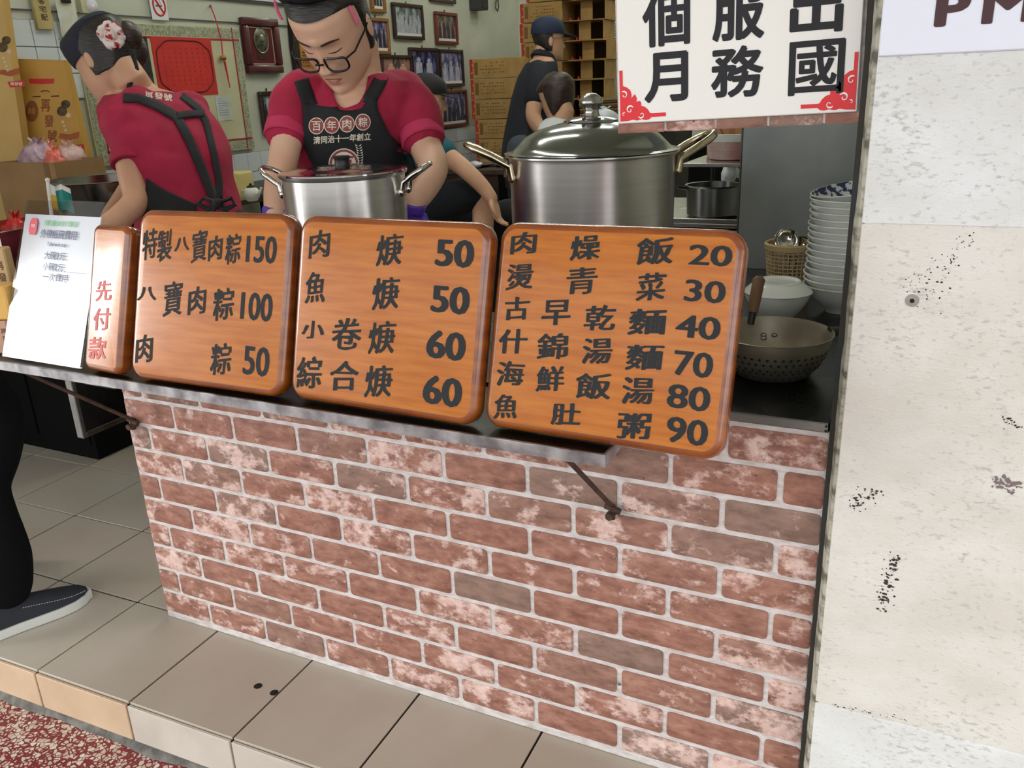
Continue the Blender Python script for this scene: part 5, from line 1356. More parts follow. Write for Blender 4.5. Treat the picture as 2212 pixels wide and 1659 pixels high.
Mk = headM(Vector((-0.93, -0.18, 1.58)), fv)
b = MB(); head(b, Mk, 40, 40); b.tube([Mk @ Vector((0, 0.02, -0.03)), Mk @ Vector((0, 0.02, -0.12)), Vector((-0.93, -0.2, 1.38))], [.055, .055, .07], 16); loft(b, tor6, sv, fv, off=-0.008)
for sg in (1, -1):
    p = Vector((-0.93, -0.2, 1.34)) + sv*0.17*sg; limbw(b, [(p, .052), (p + sv*0.03*sg - UP*0.28, .042), (p + sv*0.02*sg - UP*0.36 + fv*0.06, .038), (p + fv*0.16 - UP*0.50, .028)]); hand(b, p + fv*0.16 - UP*0.50, fv - UP, sv, 1.0, 0.4, sg)
link('body', remesh(b, 0.008, 'body', 4, off=kr), skin_b, ku)
s_ = MB(); loft(s_, tor6, sv, fv, off=0.008)
for sg in (1, -1):
    p = Vector((-0.93, -0.2, 1.34)) + sv*0.16*sg; limbw(s_, [(p, .068), (p + sv*0.04*sg - UP*0.2, .056)])
link('dark_tshirt', remesh(s_, 0.011, 'dark_tshirt', 5, off=kr), black_cloth, ku)
q = shell(Mk, -0.05, 0.009, front=0.0, fz=0.07); q.build('hair', hair_m, ku, off=kr)
# ================================================================ LEFT WALL
WX = XL + 0.0
def wpt(px, py): p = on(px, py, 0, WX+0.02); return p.y, p.z
def wbox(q, y0, y1, z0, z1, x0, x1, mi=0): q.box((x0, min(y0, y1), min(z0, z1)), (x1, max(y0, y1), max(z0, z1)), mi)
paper_m = mat('old_paper', (206, 208, 202), 0.8, 0, (186, 190, 176), 14)
cream = mat('cream_board', (206, 202, 168), 0.6, 0, (192, 188, 150), 5)
line_red = mat('red_line', (166, 36, 44), 0.6)
border_g = mat('grey_fret_border', (134, 138, 112), 0.7, 0, (176, 176, 146), 120, lo=0.48, hi=0.52)
# notice board
y0, y1, z0, z1 = 1.36, 2.335, 0.985, 1.575
nb = thing('notice_board', 'large cream notice board with grey border and red lines', 'notice board', (WX, (y0+y1)/2, z0)); o_ = Vector((WX, (y0+y1)/2, z0))
q = MB(); wbox(q, y0, y1, z0, z1, WX+0.001, WX+0.018); q.build('board_panel', cream, nb, off=o_, smooth=False)
q = MB()
for a, b, c, d in ((y0, y1, z1-0.05, z1-0.006), (y0, y1, z0+0.006, z0+0.045), (y0+0.006, y0+0.05, z0+.045, z1-.05), (y1-0.045, y1-0.006, z0+.045, z1-.05)): wbox(q, a, b, c, d, WX+0.018, WX+0.0195)
q.build('fret_border', border_g, nb, off=o_, smooth=False)['kind'] = 'stuff'
for a, b, c, d in ((y0+.055, y1-.01, z1-0.062, z1-0.054), (y0+.055, y1-.01, z0+0.05, z0+0.058), (y0+0.056, y0+0.063, z0+.05, z1-.055), (y1-0.056, y1-0.050, z0+.0, z1-.0)):
    q = MB(); wbox(q, a, b, c, d, WX+0.0195, WX+0.021); q.build('red_rule', line_red, nb, off=o_, smooth=False)
q = MB(); wbox(q, 1.53, 1.735, 1.10, 1.515, WX+0.018, WX+0.021); q.build('dark_picture', mat('dark_brown_print', (46, 34, 32), 0.6), nb, off=o_, smooth=False)
q = MB(); wbox(q, 1.755, 2.125, 1.262, 1.520, WX+0.018, WX+0.022); rp = q.build('red_poster', mat('red_poster_paper', (206, 46, 34), 0.6, 0, (190, 36, 30), 6), nb, off=o_, smooth=False)
q = MB(); cy, cz, hy, hz = 1.94, 1.391, 0.172, 0.118; pts = []
for k in range(60):
    a = 2*pi*k/60; ca, sa = cos(a), sin(a)
    y = cy + hy*(abs(ca)**0.35)*(1 if ca > 0 else -1)*(0.93+0.05*cos(4*a)); z = cz + hz*(abs(sa)**0.35)*(1 if sa > 0 else -1)*(0.93+0.05*cos(4*a)); pts.append((WX+0.0225, y, z))
q.tube(pts, 0.0035, 6, closed=True); q.build('scroll_border', mat('maroon_print', (104, 20, 22), 0.7), rp, off=o_)
q = MB()
for r in range(8):
    for c in range(9):
        if random.random() < 0.8: yy = cy-0.13+r*0.036; zz = cz+0.085-c*0.02; wbox(q, yy, yy+0.006+0.004*random.random(), zz-0.010, zz, WX+0.0221, WX+0.0225)
q.build('faint_writing', mat('dark_red_writing', (168, 34, 30), 0.7), rp, off=o_, smooth=False)['kind'] = 'stuff'
q = MB(); wbox(q, 2.10, 2.205, 1.135, 1.25, WX+0.019, WX+0.0205); nt_ = q.build('pinned_note', paper_m, nb, off=o_, smooth=False)
q = MB()
for c in range(8): wbox(q, 2.112, 2.112+0.03+0.05*random.random(), 1.238-c*0.011, 1.242-c*0.011, WX+0.0206, WX+0.0209)
q.build('note_writing', mat('pale_blue_writing', (150, 158, 170), 0.7), nt_, off=o_, smooth=False)['kind'] = 'stuff'
# red cord with ornament
t = thing('hanging_ornament', 'red cord with a small gold charm hanging over the notice board', 'ornament', (WX, 2.19, 1.29)); o_ = Vector((WX, 2.19, 1.29))
def W3(px, py, x=0.035): p = on(px, py, 0, WX+x); return p
q = MB(); q.tube([W3(455, 12), W3(467, 45), W3(478, 85), W3(481, 118)], 0.0028, 6); q.tube([W3(485, 132), W3(491, 160), W3(497, 190)], [0.006, 0.004, 0.002], 6); q.build('red_cord', red_p, t, off=o_)
q = MB(); q.ball(W3(482, 125), (0.012, 0.02, 0.014), 12, 8); q.build('gold_charm', mat('old_gold', (160, 116, 46), 0.45, 0.6), t, off=o_)
q = MB(); q.tube([W3(455, 12, 0.001), W3(455, 12, 0.036)], 0.004, 6); q.build('nail', steel_dark, t, off=o_)
# no-smoking plate
a = wpt(322, -12); b = wpt(367, 45)
t = thing('no_smoking_plate', 'small white no smoking plate above the notice board', 'sign', (WX, (a[0]+b[0])/2, b[1])); o_ = Vector((WX, (a[0]+b[0])/2, b[1]))
q = MB(); q.rbox((WX+0.013, a[0], b[1]), (WX+0.018, b[0], a[1]), 0.002, seg=1); q.build('plate', paper_white, t, off=o_, smooth=False)
cy, cz = (a[0]+b[0])/2, b[1]+0.062
q = MB(); q.tube([(WX+0.0185, cy+0.034*cos(2*pi*k/32), cz+0.042*sin(2*pi*k/32)) for k in range(32)], 0.0042, 6, closed=True); q.tube([(WX+0.0188, cy-0.022, cz+0.032), (WX+0.0188, cy+0.022, cz-0.032)], 0.0042, 6); q.build('red_ring', red_p, t, off=o_)
q = MB(); wbox(q, cy-0.02, cy+0.018, cz-0.005, cz+0.003, WX+0.018, WX+0.0184); q.tube([(WX+0.0184, cy+0.012, cz+0.008), (WX+0.0184, cy+0.004, cz+0.02), (WX+0.0184, cy+0.014, cz+0.032)], 0.0012, 5); q.build('cigarette_mark', mat('grey_ink', (110, 110, 112), 0.6), t, off=o_, smooth=False)
# wooden tally stick, clipped papers, small detector
t = thing('wooden_tally', 'tan wooden tally board with dark characters hanging by the white tiles', 'tally', (WX, 1.235, 1.53)); o_ = Vector((WX, 1.235, 1.53))
q = MB(); Mr = Matrix.Translation((0, 1.232, 1.53)) @ Matrix.Rotation(radians(0), 4, 'X'); q.rbox((WX+0.012, -0.036, 0), (WX+0.03, 0.036, 0.26), 0.002, M=Mr); q.build('tally_board', mat('tan_wood', (186, 168, 112), 0.7, 0, (168, 148, 94), 8), t, off=o_, smooth=False)
q = MB()
for i, ch in enumerate('代客宅配'): letters(q, ch, 0.0, 0.135-i*0.03, 0.03, 0.024, lambda p, c: Vector((WX+0.0305, 1.232+p, 1.53+c)), bold=0.02)
q.build('tally_writing', mat('faded_ink', (104, 90, 58), 0.8), t, off=o_, smooth=False)
t = thing('clipped_papers', 'wrinkled white paper slips hanging from a black clip', 'papers', (WX, 1.34, 1.505)); o_ = Vector((WX, 1.34, 1.505))
q = MB(); n = 9; vs = []; fs = []
for i in range(n):
    for j in range(n): vs.append((WX+0.03+0.006*noise.noise(Vector((i*.5, j*.5, 2))), 1.295+0.09*i/(n-1), 1.505+0.145*j/(n-1)))
fs = [(i*n+j, i*n+j+1, (i+1)*n+j+1, (i+1)*n+j) for i in range(n-1) for j in range(n-1)]
q.add(vs, fs); q.build('paper_slip', mat('wrinkled_slip', (206, 210, 206), 0.7, 0, (200, 198, 160), 18, bump=0.4), t, off=o_)
q = MB(); q.rbox((WX+0.028, 1.32, 1.632), (WX+0.045, 1.36, 1.655), 0.004); q.build('black_clip', black_rubber, t, off=o_)
q = MB(); wbox(q, 1.29, 1.39, 1.495, 1.50, WX+0.004, WX+0.02); q.build('lower_slip', paper_m, t, off=o_, smooth=False)
p = W3(200, 12); t = thing('wall_detector', 'small white wall detector with a red light beside the paper slips', 'detector', (WX, p.y, p.z)); o_ = Vector((WX, p.y, p.z))
q = MB(); wbox(q, p.y-0.05, p.y-0.012, p.z-0.03, p.z+0.05, WX+0.001, WX+0.03); q.build('mount_box', cream, t, off=o_, smooth=False)
q = MB(); q.ball((WX+0.03, p.y, p.z), (0.022, 0.026, 0.03), 18, 12); q.build('detector_dome', mat('white_dome', (216, 222, 230), 0.3), t, off=o_)
lt = mat('red_led', (255, 80, 80), 0.4); lt.node_tree.nodes['Principled BSDF'].inputs['Emission Color'].default_value = (1, .12, .1, 1); lt.node_tree.nodes['Principled BSDF'].inputs['Emission Strength'].default_value = 2
q = MB(); q.ball((WX+0.049, p.y-0.010, p.z-0.002), 0.004, 8, 6); q.build('red_light', lt, t, off=o_)

# picture frames
def photo_mat(name, c1, c2, c3):
    m = mat(name, c1, 0.25, 0, c2, 24, (1, 1, .6), lo=0.42, hi=0.56, detail=3); return m
pm1 = photo_mat('photo_violet', (66, 62, 104), (150, 146, 176), 0); pm2 = photo_mat('photo_grey', (92, 100, 100), (176, 190, 190), 0); pm3 = photo_mat('photo_warm', (66, 70, 66), (158, 120, 110), 0); pm4 = photo_mat('photo_blue', (30, 30, 66), (96, 96, 142), 0)
fig_w = mat('photo_pale_figures', (150, 150, 172), 0.3, 0, (196, 198, 206), 30); fig_d = mat('photo_dark_figures', (48, 44, 56), 0.3); fig_s = mat('photo_skin', (196, 150, 130), 0.4); cap_m = mat('photo_caption', (232, 232, 226), 0.4)
fd_ = mat('dark_walnut_frame', (52, 32, 26), 0.35, coat=0.3); fr_ = mat('red_brown_frame', (112, 44, 28), 0.35, coat=0.3); fo_ = mat('amber_frame', (150, 98, 44), 0.35, coat=0.3)
frames = [((790, 36), (845, 118), fo_, pm1, fig_d, 'amber photo frame just right of the bending woman\'s head', 4), ((848, 4), (918, 87), fd_, pm2, fig_w, 'dark walnut photo frame holding a pale group photo, high on the wall', 6),
          ((940, 24), (991, 97), fr_, pm3, fig_d, 'red-brown photo frame hung highest on the right of the group', 4), ((822, 118), (896, 175), fd_, pm3, fig_s, 'dark frame with a greenish photo above the crimson shoulder', 2),
          ((885, 102), (950, 176), fd_, pm4, fig_w, 'dark frame with a deep blue photo of two pale figures', 2), ((948, 106), (1004, 186), fd_, pm1, fig_w, 'dark frame with a violet photo next to the carton stacks', 3),
          ((950, 196), (1012, 270), fr_, pm1, fig_d, 'lowest red-brown photo frame beside the black cap', 5), ((800, -30), (835, 29), fo_, pm2, fig_d, 'amber photo frame cut by the top, over the cap', 3),
          ((927, -60), (985, 9), fd_, pm2, fig_d, 'dark photo frame of which only the lower bar shows on top', 3), ((560, 198), (612, 286), fd_, pm2, fig_d, 'dark photo frame half hidden by the crimson sleeve, under the plaque', 3)]
for (tl_, br_, fm, pmx, fg, lab, nf) in frames:
    a = wpt(*tl_); b = wpt(*br_); ya, yb, zt_, zb2 = a[0], b[0], a[1], b[1]
    t = thing('photo_frame', lab, 'picture frame', (WX, (ya+yb)/2, zb2), 'framed photographs on the left wall'); o_ = Vector((WX, (ya+yb)/2, zb2)); w = 0.022
    q = MB()
    for c in ((ya, yb, zt_-w, zt_), (ya, yb, zb2, zb2+w), (ya, ya+w, zb2+w, zt_-w), (yb-w, yb, zb2+w, zt_-w)): q.rbox((WX+0.001, c[0], c[2]), (WX+0.026, c[1], c[3]), 0.004, seg=1)
    q.build('frame_moulding', fm, t, off=o_, smooth=False)
    q = MB(); wbox(q, ya+w*.8, yb-w*.8, zb2+w*.8, zt_-w*.8, WX+0.004, WX+0.012); ph = q.build('photo_print', pmx, t, off=o_, smooth=False)
    q = MB(); wbox(q, ya+w, yb-w, zb2+w, zb2+w+0.018, WX+0.012, WX+0.0125); q.build('caption_strip', cap_m, ph, off=o_, smooth=False)
    q = MB(); iw = yb-ya-2*w; ih = zt_-zb2-2*w
    for k in range(nf):
        yy = ya+w+iw*(k+0.7)/(nf+0.4); hh_ = ih*(0.62+0.12*random.random()); bw_ = iw/(nf+1)*0.42; zb3 = zb2+w+0.018
        q.add([(WX+0.0128, yy-bw_, zb3), (WX+0.0128, yy+bw_, zb3), (WX+0.0128, yy+bw_*.8, zb3+hh_*.68), (WX+0.0128, yy-bw_*.8, zb3+hh_*.68)], [(0, 1, 2, 3)])
        c = (WX+0.0129, yy, zb3+hh_*.8); q.add([c]+[(WX+0.0129, yy+bw_*.5*cos(2*pi*j/10), zb3+hh_*.8+hh_*.13*sin(2*pi*j/10)) for j in range(10)], [(0, 1+j, 1+(j+1) % 10) for j in range(10)])
    q.build('printed_figures', fg, ph, off=o_, smooth=False)['kind'] = 'stuff'
    q = MB(); q.tube([(WX+0.002, (ya+yb)/2, zt_), (WX+0.006, (ya+yb)/2, zt_+0.016)], 0.004, 6); q.build('hanging_hook', steel_dark, t, off=o_)
# award plaque
a = wpt(519, 36); b = wpt(611, 158); ya, yb, zt_, zb2 = a[0], b[0], a[1], b[1]
t = thing('award_plaque', 'dark red framed plaque with an oval metal relief on the left wall', 'plaque', (WX, (ya+yb)/2, zb2)); o_ = Vector((WX, (ya+yb)/2, zb2)); w = 0.04
q = MB(); mah = mat('mahogany_frame', (78, 24, 30), 0.3, coat=0.4)
for c in ((ya, yb, zt_-w, zt_), (ya, yb, zb2, zb2+w), (ya, ya+w, zb2+w, zt_-w), (yb-w, yb, zb2+w, zt_-w)): q.rbox((WX+0.001, c[0], c[2]), (WX+0.035, c[1], c[3]), 0.008, seg=2)
q.build('frame_moulding', mah, t, off=o_)
q = MB(); wbox(q, ya+w*.8, yb-w*.8, zb2+w*.8, zt_-w*.8, WX+0.004, WX+0.014); vp_ = q.build('velvet_panel', mat('maroon_velvet', (92, 24, 24), 0.9), t, off=o_, smooth=False)
q = MB(); i = w+0.004
for c in ((ya+i, yb-i, zt_-i-.005, zt_-i), (ya+i, yb-i, zb2+i, zb2+i+.005), (ya+i, ya+i+.005, zb2+i, zt_-i), (yb-i-.005, yb-i, zb2+i, zt_-i)): wbox(q, *c, WX+0.014, WX+0.018)
q.build('gilt_border', mat('gilt', (214, 200, 168), 0.3, 0.5), t, off=o_, smooth=False)
cy, cz = (ya+yb)/2, zb2+(zt_-zb2)*0.6
q = MB(); q.ball((WX+0.015, cy, cz), (0.012, 0.052, 0.062), 28, 14); me_ = q.build('oval_medallion', mat('pewter_relief', (124, 122, 104), 0.4, 0.7, (70, 68, 56), 40, bump=0.8), vp_, off=o_)
q = MB(); q.tube([(WX+0.017, cy+0.052*cos(2*pi*k/32), cz+0.062*sin(2*pi*k/32)) for k in range(32)], 0.004, 8, closed=True); q.ball((WX+0.026, cy, cz+0.01), (0.006, 0.018, 0.022), 14, 8); q.build('medallion_rim', mat('pewter', (150, 146, 124), 0.35, 0.8), vp_, off=o_)
q = MB(); wbox(q, cy-0.04, cy+0.04, zb2+w+0.03, zb2+w+0.065, WX+0.014, WX+0.0165); q.build('name_tab', mat('dark_bronze', (74, 40, 30), 0.5, 0.4), vp_, off=o_, smooth=False)
# live-edge wooden slab
t = thing('wooden_slab', 'tall live-edge wooden plaque with dark bark behind the bending woman', 'plaque', (WX, 2.78, 1.3)); o_ = Vector((WX, 2.78, 1.3))
L_ = []; R_ = []
for k in range(16):
    z = 1.24+0.62*k/15; L_.append((2.735+0.012*noise.noise(Vector((z*7, 0, 0))), z)); R_.append((2.96+0.012*noise.noise(Vector((z*7, 4, 0))), z))
q = MB(); pts = [(WX+0.004, y, z) for y, z in L_] + [(WX+0.004, y, z) for y, z in reversed(R_)]
q.prism(pts, (0.03, 0, 0)); q.build('bark_edge', mat('dark_bark', (34, 26, 22), 0.7, bump=0.8, bscale=40), t, off=o_, smooth=False)
q = MB(); pts = [(WX+0.03, y+0.045, z) for y, z in L_] + [(WX+0.03, y-0.03, z) for y, z in reversed(R_)]
q.prism(pts, (0.007, 0, 0)); q.build('yellow_wood_face', mat('yellow_wood', (176, 122, 44), 0.4, 0, (150, 96, 30), 5, (1, 1, .3)), t, off=o_, smooth=False)
q = MB()
for i in range(26):
    zz = 1.30+0.018*i
    for j in range(3):
        if random.random() < .7: yy = 2.79+0.02*j+random.random()*0.006; wbox(q, yy, yy+0.009, zz, zz+0.008, WX+0.037, WX+0.038)
q.build('carved_marks', mat('dark_carving', (60, 36, 14), 0.8), t, off=o_, smooth=False)['kind'] = 'stuff'
# things hung high at the right of the frames
p = D(1036, 5, 6.0); t = thing('wall_speaker', 'small dark speaker box high on the wall, cut by the top', 'speaker', (WX, p.y, p.z)); 
pp = on(1036, 22, 0, WX+0.06); t.location = (WX, pp.y, pp.z)
q = MB(); q.rbox((0.001, -0.05, 0.0), (0.10, 0.07, 0.17), 0.006); q.build('speaker_box', mat('dark_grey_plastic', (62, 62, 62), 0.6), t, smooth=False)
q = MB(); q.rbox((0.10, -0.04, 0.01), (0.104, 0.06, 0.16), 0.004); q.build('speaker_grille', black_rubber, t, smooth=False)
pp = on(1075, 24, 0, WX+0.03); t = thing('cable_coil', 'thin grey looped cable hanging beside the small wall speaker', 'cable', (WX, pp.y, pp.z))
q = MB(); q.tube([(0.03, 0, 0.2), (0.03, 0.01, 0.1), (0.03, 0.02, 0.03), (0.03, 0.0, 0.0), (0.03, -0.03, 0.02), (0.03, -0.02, 0.07), (0.03, 0.02, 0.1), (0.03, 0.03, 0.2)], 0.006, 8); q.build('cable_loop', mat('grey_cable', (86, 86, 80), 0.7), t)

# ================================================================ CARTONS
HX = Vector((1, 0, 0)); HY = Vector((0, 1, 0))
def carton(w, h, dp, lab, grp, loc, rz=0, openside=False):
    t = thing('carton', lab, 'box', loc, grp); t.rotation_euler = (0, 0, rz)
    q = MB()
    if not openside: q.rbox((0, 0, 0.001), (w, dp, h-0.003), 0.003, seg=1)
    else:
        e = 0.004
        q.box((0, 0, 0), (e, dp, h-.003)); q.box((w-e, 0, 0), (w, dp, h-.003)); q.box((e, 0, 0), (w-e, dp, e)); q.box((e, 0, h-.003-e), (w-e, dp, h-.003)); q.box((e, dp-e, e), (w-e, dp, h-.003-e))
    q.build('carton_body', card_m, t, smooth=False)
    if not openside:
        q = MB(); q.box((-0.002, -0.0015, 0.004), (0.022, dp*.6, h-.006)); q.build('red_band', card_red, t, smooth=False)
        q = MB()
        for r in range(4):
            for c in range(9):
                if random.random() < .75: xx = 0.075+c*0.021; zz = h*.75-r*h*.16; q.box((xx, -0.0008, zz), (xx+0.014, 0.0, zz+h*.05))
        q.box((0.034, -0.0008, h*.2), (0.06, 0, h*.8)); q.build('printed_panel', card_ink, t, smooth=False)['kind'] = 'stuff'
    else:
        q = MB(); q.box((0.004, -0.085, h-0.007), (w-0.004, 0.002, h-0.004)); q.build('open_flap', card_m, t, smooth=False)
        q = MB(); q.box((w*.45, -0.003, 0.004), (w*.72, 0.0, h-.008)); q.build('side_flap', card_m, t, smooth=False)
        q = MB(); q.box((0.005, dp-.006, 0.005), (w-.005, dp-.0045, h-.009)); q.build('inside_shade', card_shade, t, smooth=False)  # darker sheet painting the shade inside the open carton
        q = MB()
        for f in (.2, .38): q.lathe([(0.010, 0.004), (0.007, 0.012), (0.008, 0.020), (0, 0.024)], (w*f, 0.02, 0), 10)
        q.build('red_tab', red_p, t)['kind'] = 'stuff'
    return t
zt_ = D(1062, 126, 6.0).z; h = 41.2/FPX*6.0; p = D(1018, 200, 6.0); wd = 0.335
names = ['topmost', 'second', 'third', 'fourth', 'fifth', 'sixth']
for k in range(6):
    carton(wd, h, 0.26, '%s kraft carton from the top in the stack beside the photo frames' % names[k].capitalize() if k else 'topmost kraft carton of the shorter stack beside the photo frames', 'cartons in the shorter stack', (p.x + (0.02 if k > 2 else 0), p.y, zt_-(k+1)*h), 0.05)
q = MB(); t = thing('low_plinth', 'dark low plinth carrying the shorter stack of cartons', 'plinth', (p.x+0.15, p.y+0.1, 0)); q.box((-0.2, -0.12, 0.001), (0.25, 0.3, zt_-6*h-0.001)); q.build('plinth_body', mat('dark_plinth', (40, 36, 32), 0.8), t, smooth=False)
h2 = 38.5/FPX*6.25; p = D(1128, 200, 6.25); p2 = D(1216, 200, 6.25); zt2 = D(1160, 12, 6.25).z + h2*1.0
nm8 = ['topmost', 'second', 'third', 'fourth', 'fifth', 'sixth', 'seventh', 'eighth']
for k in range(8):
    carton(0.315, h2, 0.28, '%s kraft carton from the top of the tall closed stack behind the navy cap' % nm8[k] if k else 'topmost kraft carton of the tall closed stack behind the navy cap', 'cartons in the tall closed stack', (p.x + (0.06 if k == 0 else 0.0) + 0.008*(k % 2), p.y, zt2-(k+1)*h2), 0.04)
    carton(0.33, h2, 0.28, '%s open carton from the top of the stack next to the price sheet' % nm8[k] if k else 'topmost open carton of the stack next to the price sheet', 'open cartons beside the price sheet', (p2.x+0.01-0.010*(k % 3), p2.y-0.02+0.01*(k % 2), zt2-(k+1)*h2), 0.06, True)
q = MB(); t = thing('low_plinth', 'dark wide plinth carrying the two tall carton stacks', 'plinth', (p2.x, p2.y+0.1, 0)); q.box((p.x-p2.x-0.03, -0.13, 0.001), (0.36, 0.3, zt2-8*h2-0.001)); q.build('plinth_body', mat('dark_plinth_b', (38, 34, 30), 0.8), t, smooth=False)
# price sheet on the back wall
pa = on(1288, 12, 1, YB-0.01); pb_ = on(1340, 126, 1, YB-0.01)
t = thing('price_sheet', 'printed grey price sheet with a red foot on the back wall', 'poster', (pa.x, YB, pb_.z)); Wd = pb_.x-pa.x+0.25; Hh = pa.z-pb_.z
q = MB(); q.box((0, -0.008, 0), (Wd, -0.001, Hh)); ps = q.build('sheet_paper', mat('grey_sheet', (196, 200, 204), 0.6), t, smooth=False)
q = MB(); q.box((0, -0.009, 0), (Wd, -0.008, Hh*.12)); q.box((0, -0.009, Hh*.36), (Wd, -0.008, Hh*.375)); q.build('red_foot', mat('dull_red_print', (150, 40, 48), 0.7), t, smooth=False)
q = MB()
for r in range(15):
    for c in range(7): q.box((0.02+c*Wd/7, -0.009, Hh*.42+r*Hh*.037), (0.02+c*Wd/7+Wd/9, -0.008, Hh*.42+r*Hh*.037+0.006))
q.build('printed_rows', mat('grey_print', (120, 122, 126), 0.7), ps, smooth=False)['kind'] = 'stuff'
# flattened cartons and white bags
pz = D(1302, 212, 5.2)
for k in range(5):
    t = thing('flat_carton', '%s flattened dark carton in the pile beside the hanging sign' % ('topmost', 'second', 'middle', 'fourth', 'lowest')[k], 'box', (pz.x, pz.y, pz.z-0.028*(k+1)), 'flattened cartons'); t.rotation_euler = (0, 0, 0.06*k)
    q = MB(); q.rbox((-0.12, -0.1, 0.001), (0.2, 0.18, 0.027), 0.004, seg=1); q.build('folded_board', mat('dark_kraft', (92, 74, 46), 0.85), t, smooth=False)
    q = MB(); q.box((-0.12, -0.104, 0.020), (0.2, -0.099, 0.0255)); q.build('pale_flap_edge', card_m, t, smooth=False)
t = thing('side_cabinet', 'dark side cabinet carrying the flattened cartons', 'cabinet', (pz.x, pz.y, 0))
q = MB(); q.box((-0.16, -0.14, 0.001), (0.5, 0.24, pz.z-0.142)); q.build('cabinet_body', mat('dark_cabinet_m', (44, 38, 34), 0.7), t, smooth=False)
q = MB(); q.box((-0.17, -0.15, pz.z-0.1415), (0.51, 0.25, pz.z-0.1405)); q.build('cabinet_top', worktop_m, t, smooth=False)
plastic_w = mat('white_bag_plastic', (226, 230, 234), 0.35, 0, (206, 212, 218), 20, bump=0.8, bscale=50)
def bag(name, lab, cat, c, r, m, grp=None, seed=0, knot=True):
    t = thing(name, lab, cat, c, grp); q = MB(); vs0 = len(q.v); q.ball((0, 0, r[2]), r, 22, 14)
    for v in q.v:
        d = 0.30*noise.noise(Vector((v.x/r[0]*1.5+seed*3, v.y/r[1]*1.5, v.z/r[2]*1.5))) + 0.14*noise.noise(Vector((v.x/r[0]*4+seed, v.y/r[1]*4, v.z/r[2]*4)))
        v.x *= 1+d; v.y *= 1+d; v.z = max(0.001, v.z*(1+d*0.7))
    q.build('bag_body', m, t, ang=70)
    if knot:
        q = MB()
        for k in range(5):
            a = 2*pi*k/5+seed; q.tube([(0, 0, r[2]*1.7), (r[0]*.18*cos(a), r[1]*.18*sin(a), r[2]*2.15), (r[0]*.4*cos(a+.4), r[1]*.4*sin(a+.4), r[2]*2.35)], [r[0]*.14, r[0]*.1, r[0]*.05], 6, flat=.35)
        q.build('bag_ears', m, t)
    return t
pw_ = D(1308, 275, 4.72)
t = thing('serving_trolley', 'grey serving trolley behind the big stockpot', 'trolley', (pw_.x, pw_.y, 0))
q = MB(); q.box((-0.2, -0.15, pw_.z-0.03), (0.25, 0.2, pw_.z-0.006)); q.build('trolley_top', steel_dull, t, smooth=False)
for x in (-0.18, 0.23):
    for y in (-0.13, 0.18): q = MB(); q.tube([(x, y, 0.001), (x, y, pw_.z-0.03)], 0.012, 8); q.build('leg', steel_dull, t)
bag('plastic_bag', 'crumpled white plastic bag right of the stockpot knob', 'bag', (pw_.x, pw_.y, pw_.z-0.005), (0.085, 0.07, 0.05), plastic_w, seed=2)

# ================================================================ TABLES AND THINGS AT THE LEFT
zt_ = 0.80
t = thing('work_table', 'stainless work table with a hanging end skirt left of the counter', 'table', (-1.4, 0.6, 0)); o_ = Vector((-1.4, 0.6, 0))
q = MB(); q.rbox((-1.95, 0.235, zt_-0.03), (-0.862, 0.98, zt_), 0.004); q.build('table_top', steel_dark, t, off=o_, smooth=False)
q = MB(); q.box((-0.874, 0.236, 0.335), (-0.866, 0.50, zt_-0.03)); q.build('end_skirt', steel_dark, t, off=o_, smooth=False)
q = MB(); q.rbox((-0.885, 0.226, 0.325), (-0.858, 0.240, zt_-0.03), 0.002, seg=1); q.build('skirt_front_edge', steel_dull, t, off=o_, smooth=False)
q = MB(); q.rbox((-0.885, 0.240, 0.325), (-0.858, 0.50, 0.342), 0.002, seg=1); q.build('skirt_bottom_edge', mat('grimy_steel', (104, 94, 84), 0.5, 0.7, (70, 58, 48), 14), t, off=o_, smooth=False)
q = MB(); q.rbox((-0.885, 0.49, 0.325), (-0.858, 0.505, zt_-0.03), 0.002, seg=1); q.build('skirt_rear_edge', steel_dull, t, off=o_, smooth=False)
for x, y in ((-1.92, 0.26), (-1.92, 0.95), (-0.9, 0.95)):
    q = MB(); q.tube([(x, y, 0.001), (x, y, zt_-0.03)], 0.018, 10); q.build('leg', steel_dark, t, off=o_)
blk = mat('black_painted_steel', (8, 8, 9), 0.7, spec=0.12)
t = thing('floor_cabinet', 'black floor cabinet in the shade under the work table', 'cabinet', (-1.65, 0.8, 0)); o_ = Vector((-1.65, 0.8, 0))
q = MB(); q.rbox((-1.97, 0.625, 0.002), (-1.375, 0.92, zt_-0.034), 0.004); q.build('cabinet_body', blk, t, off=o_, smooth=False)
for x in (-1.96, -1.67): q = MB(); q.rbox((x, 0.618, 0.06), (x+0.275, 0.625, zt_-0.08), 0.003); d_ = q.build('cabinet_door', blk, t, off=o_, smooth=False); q = MB(); q.tube([(x+0.24, 0.612, 0.42), (x+0.24, 0.612, 0.52)], 0.005, 8); q.build('door_handle', steel_dark, d_, off=o_)
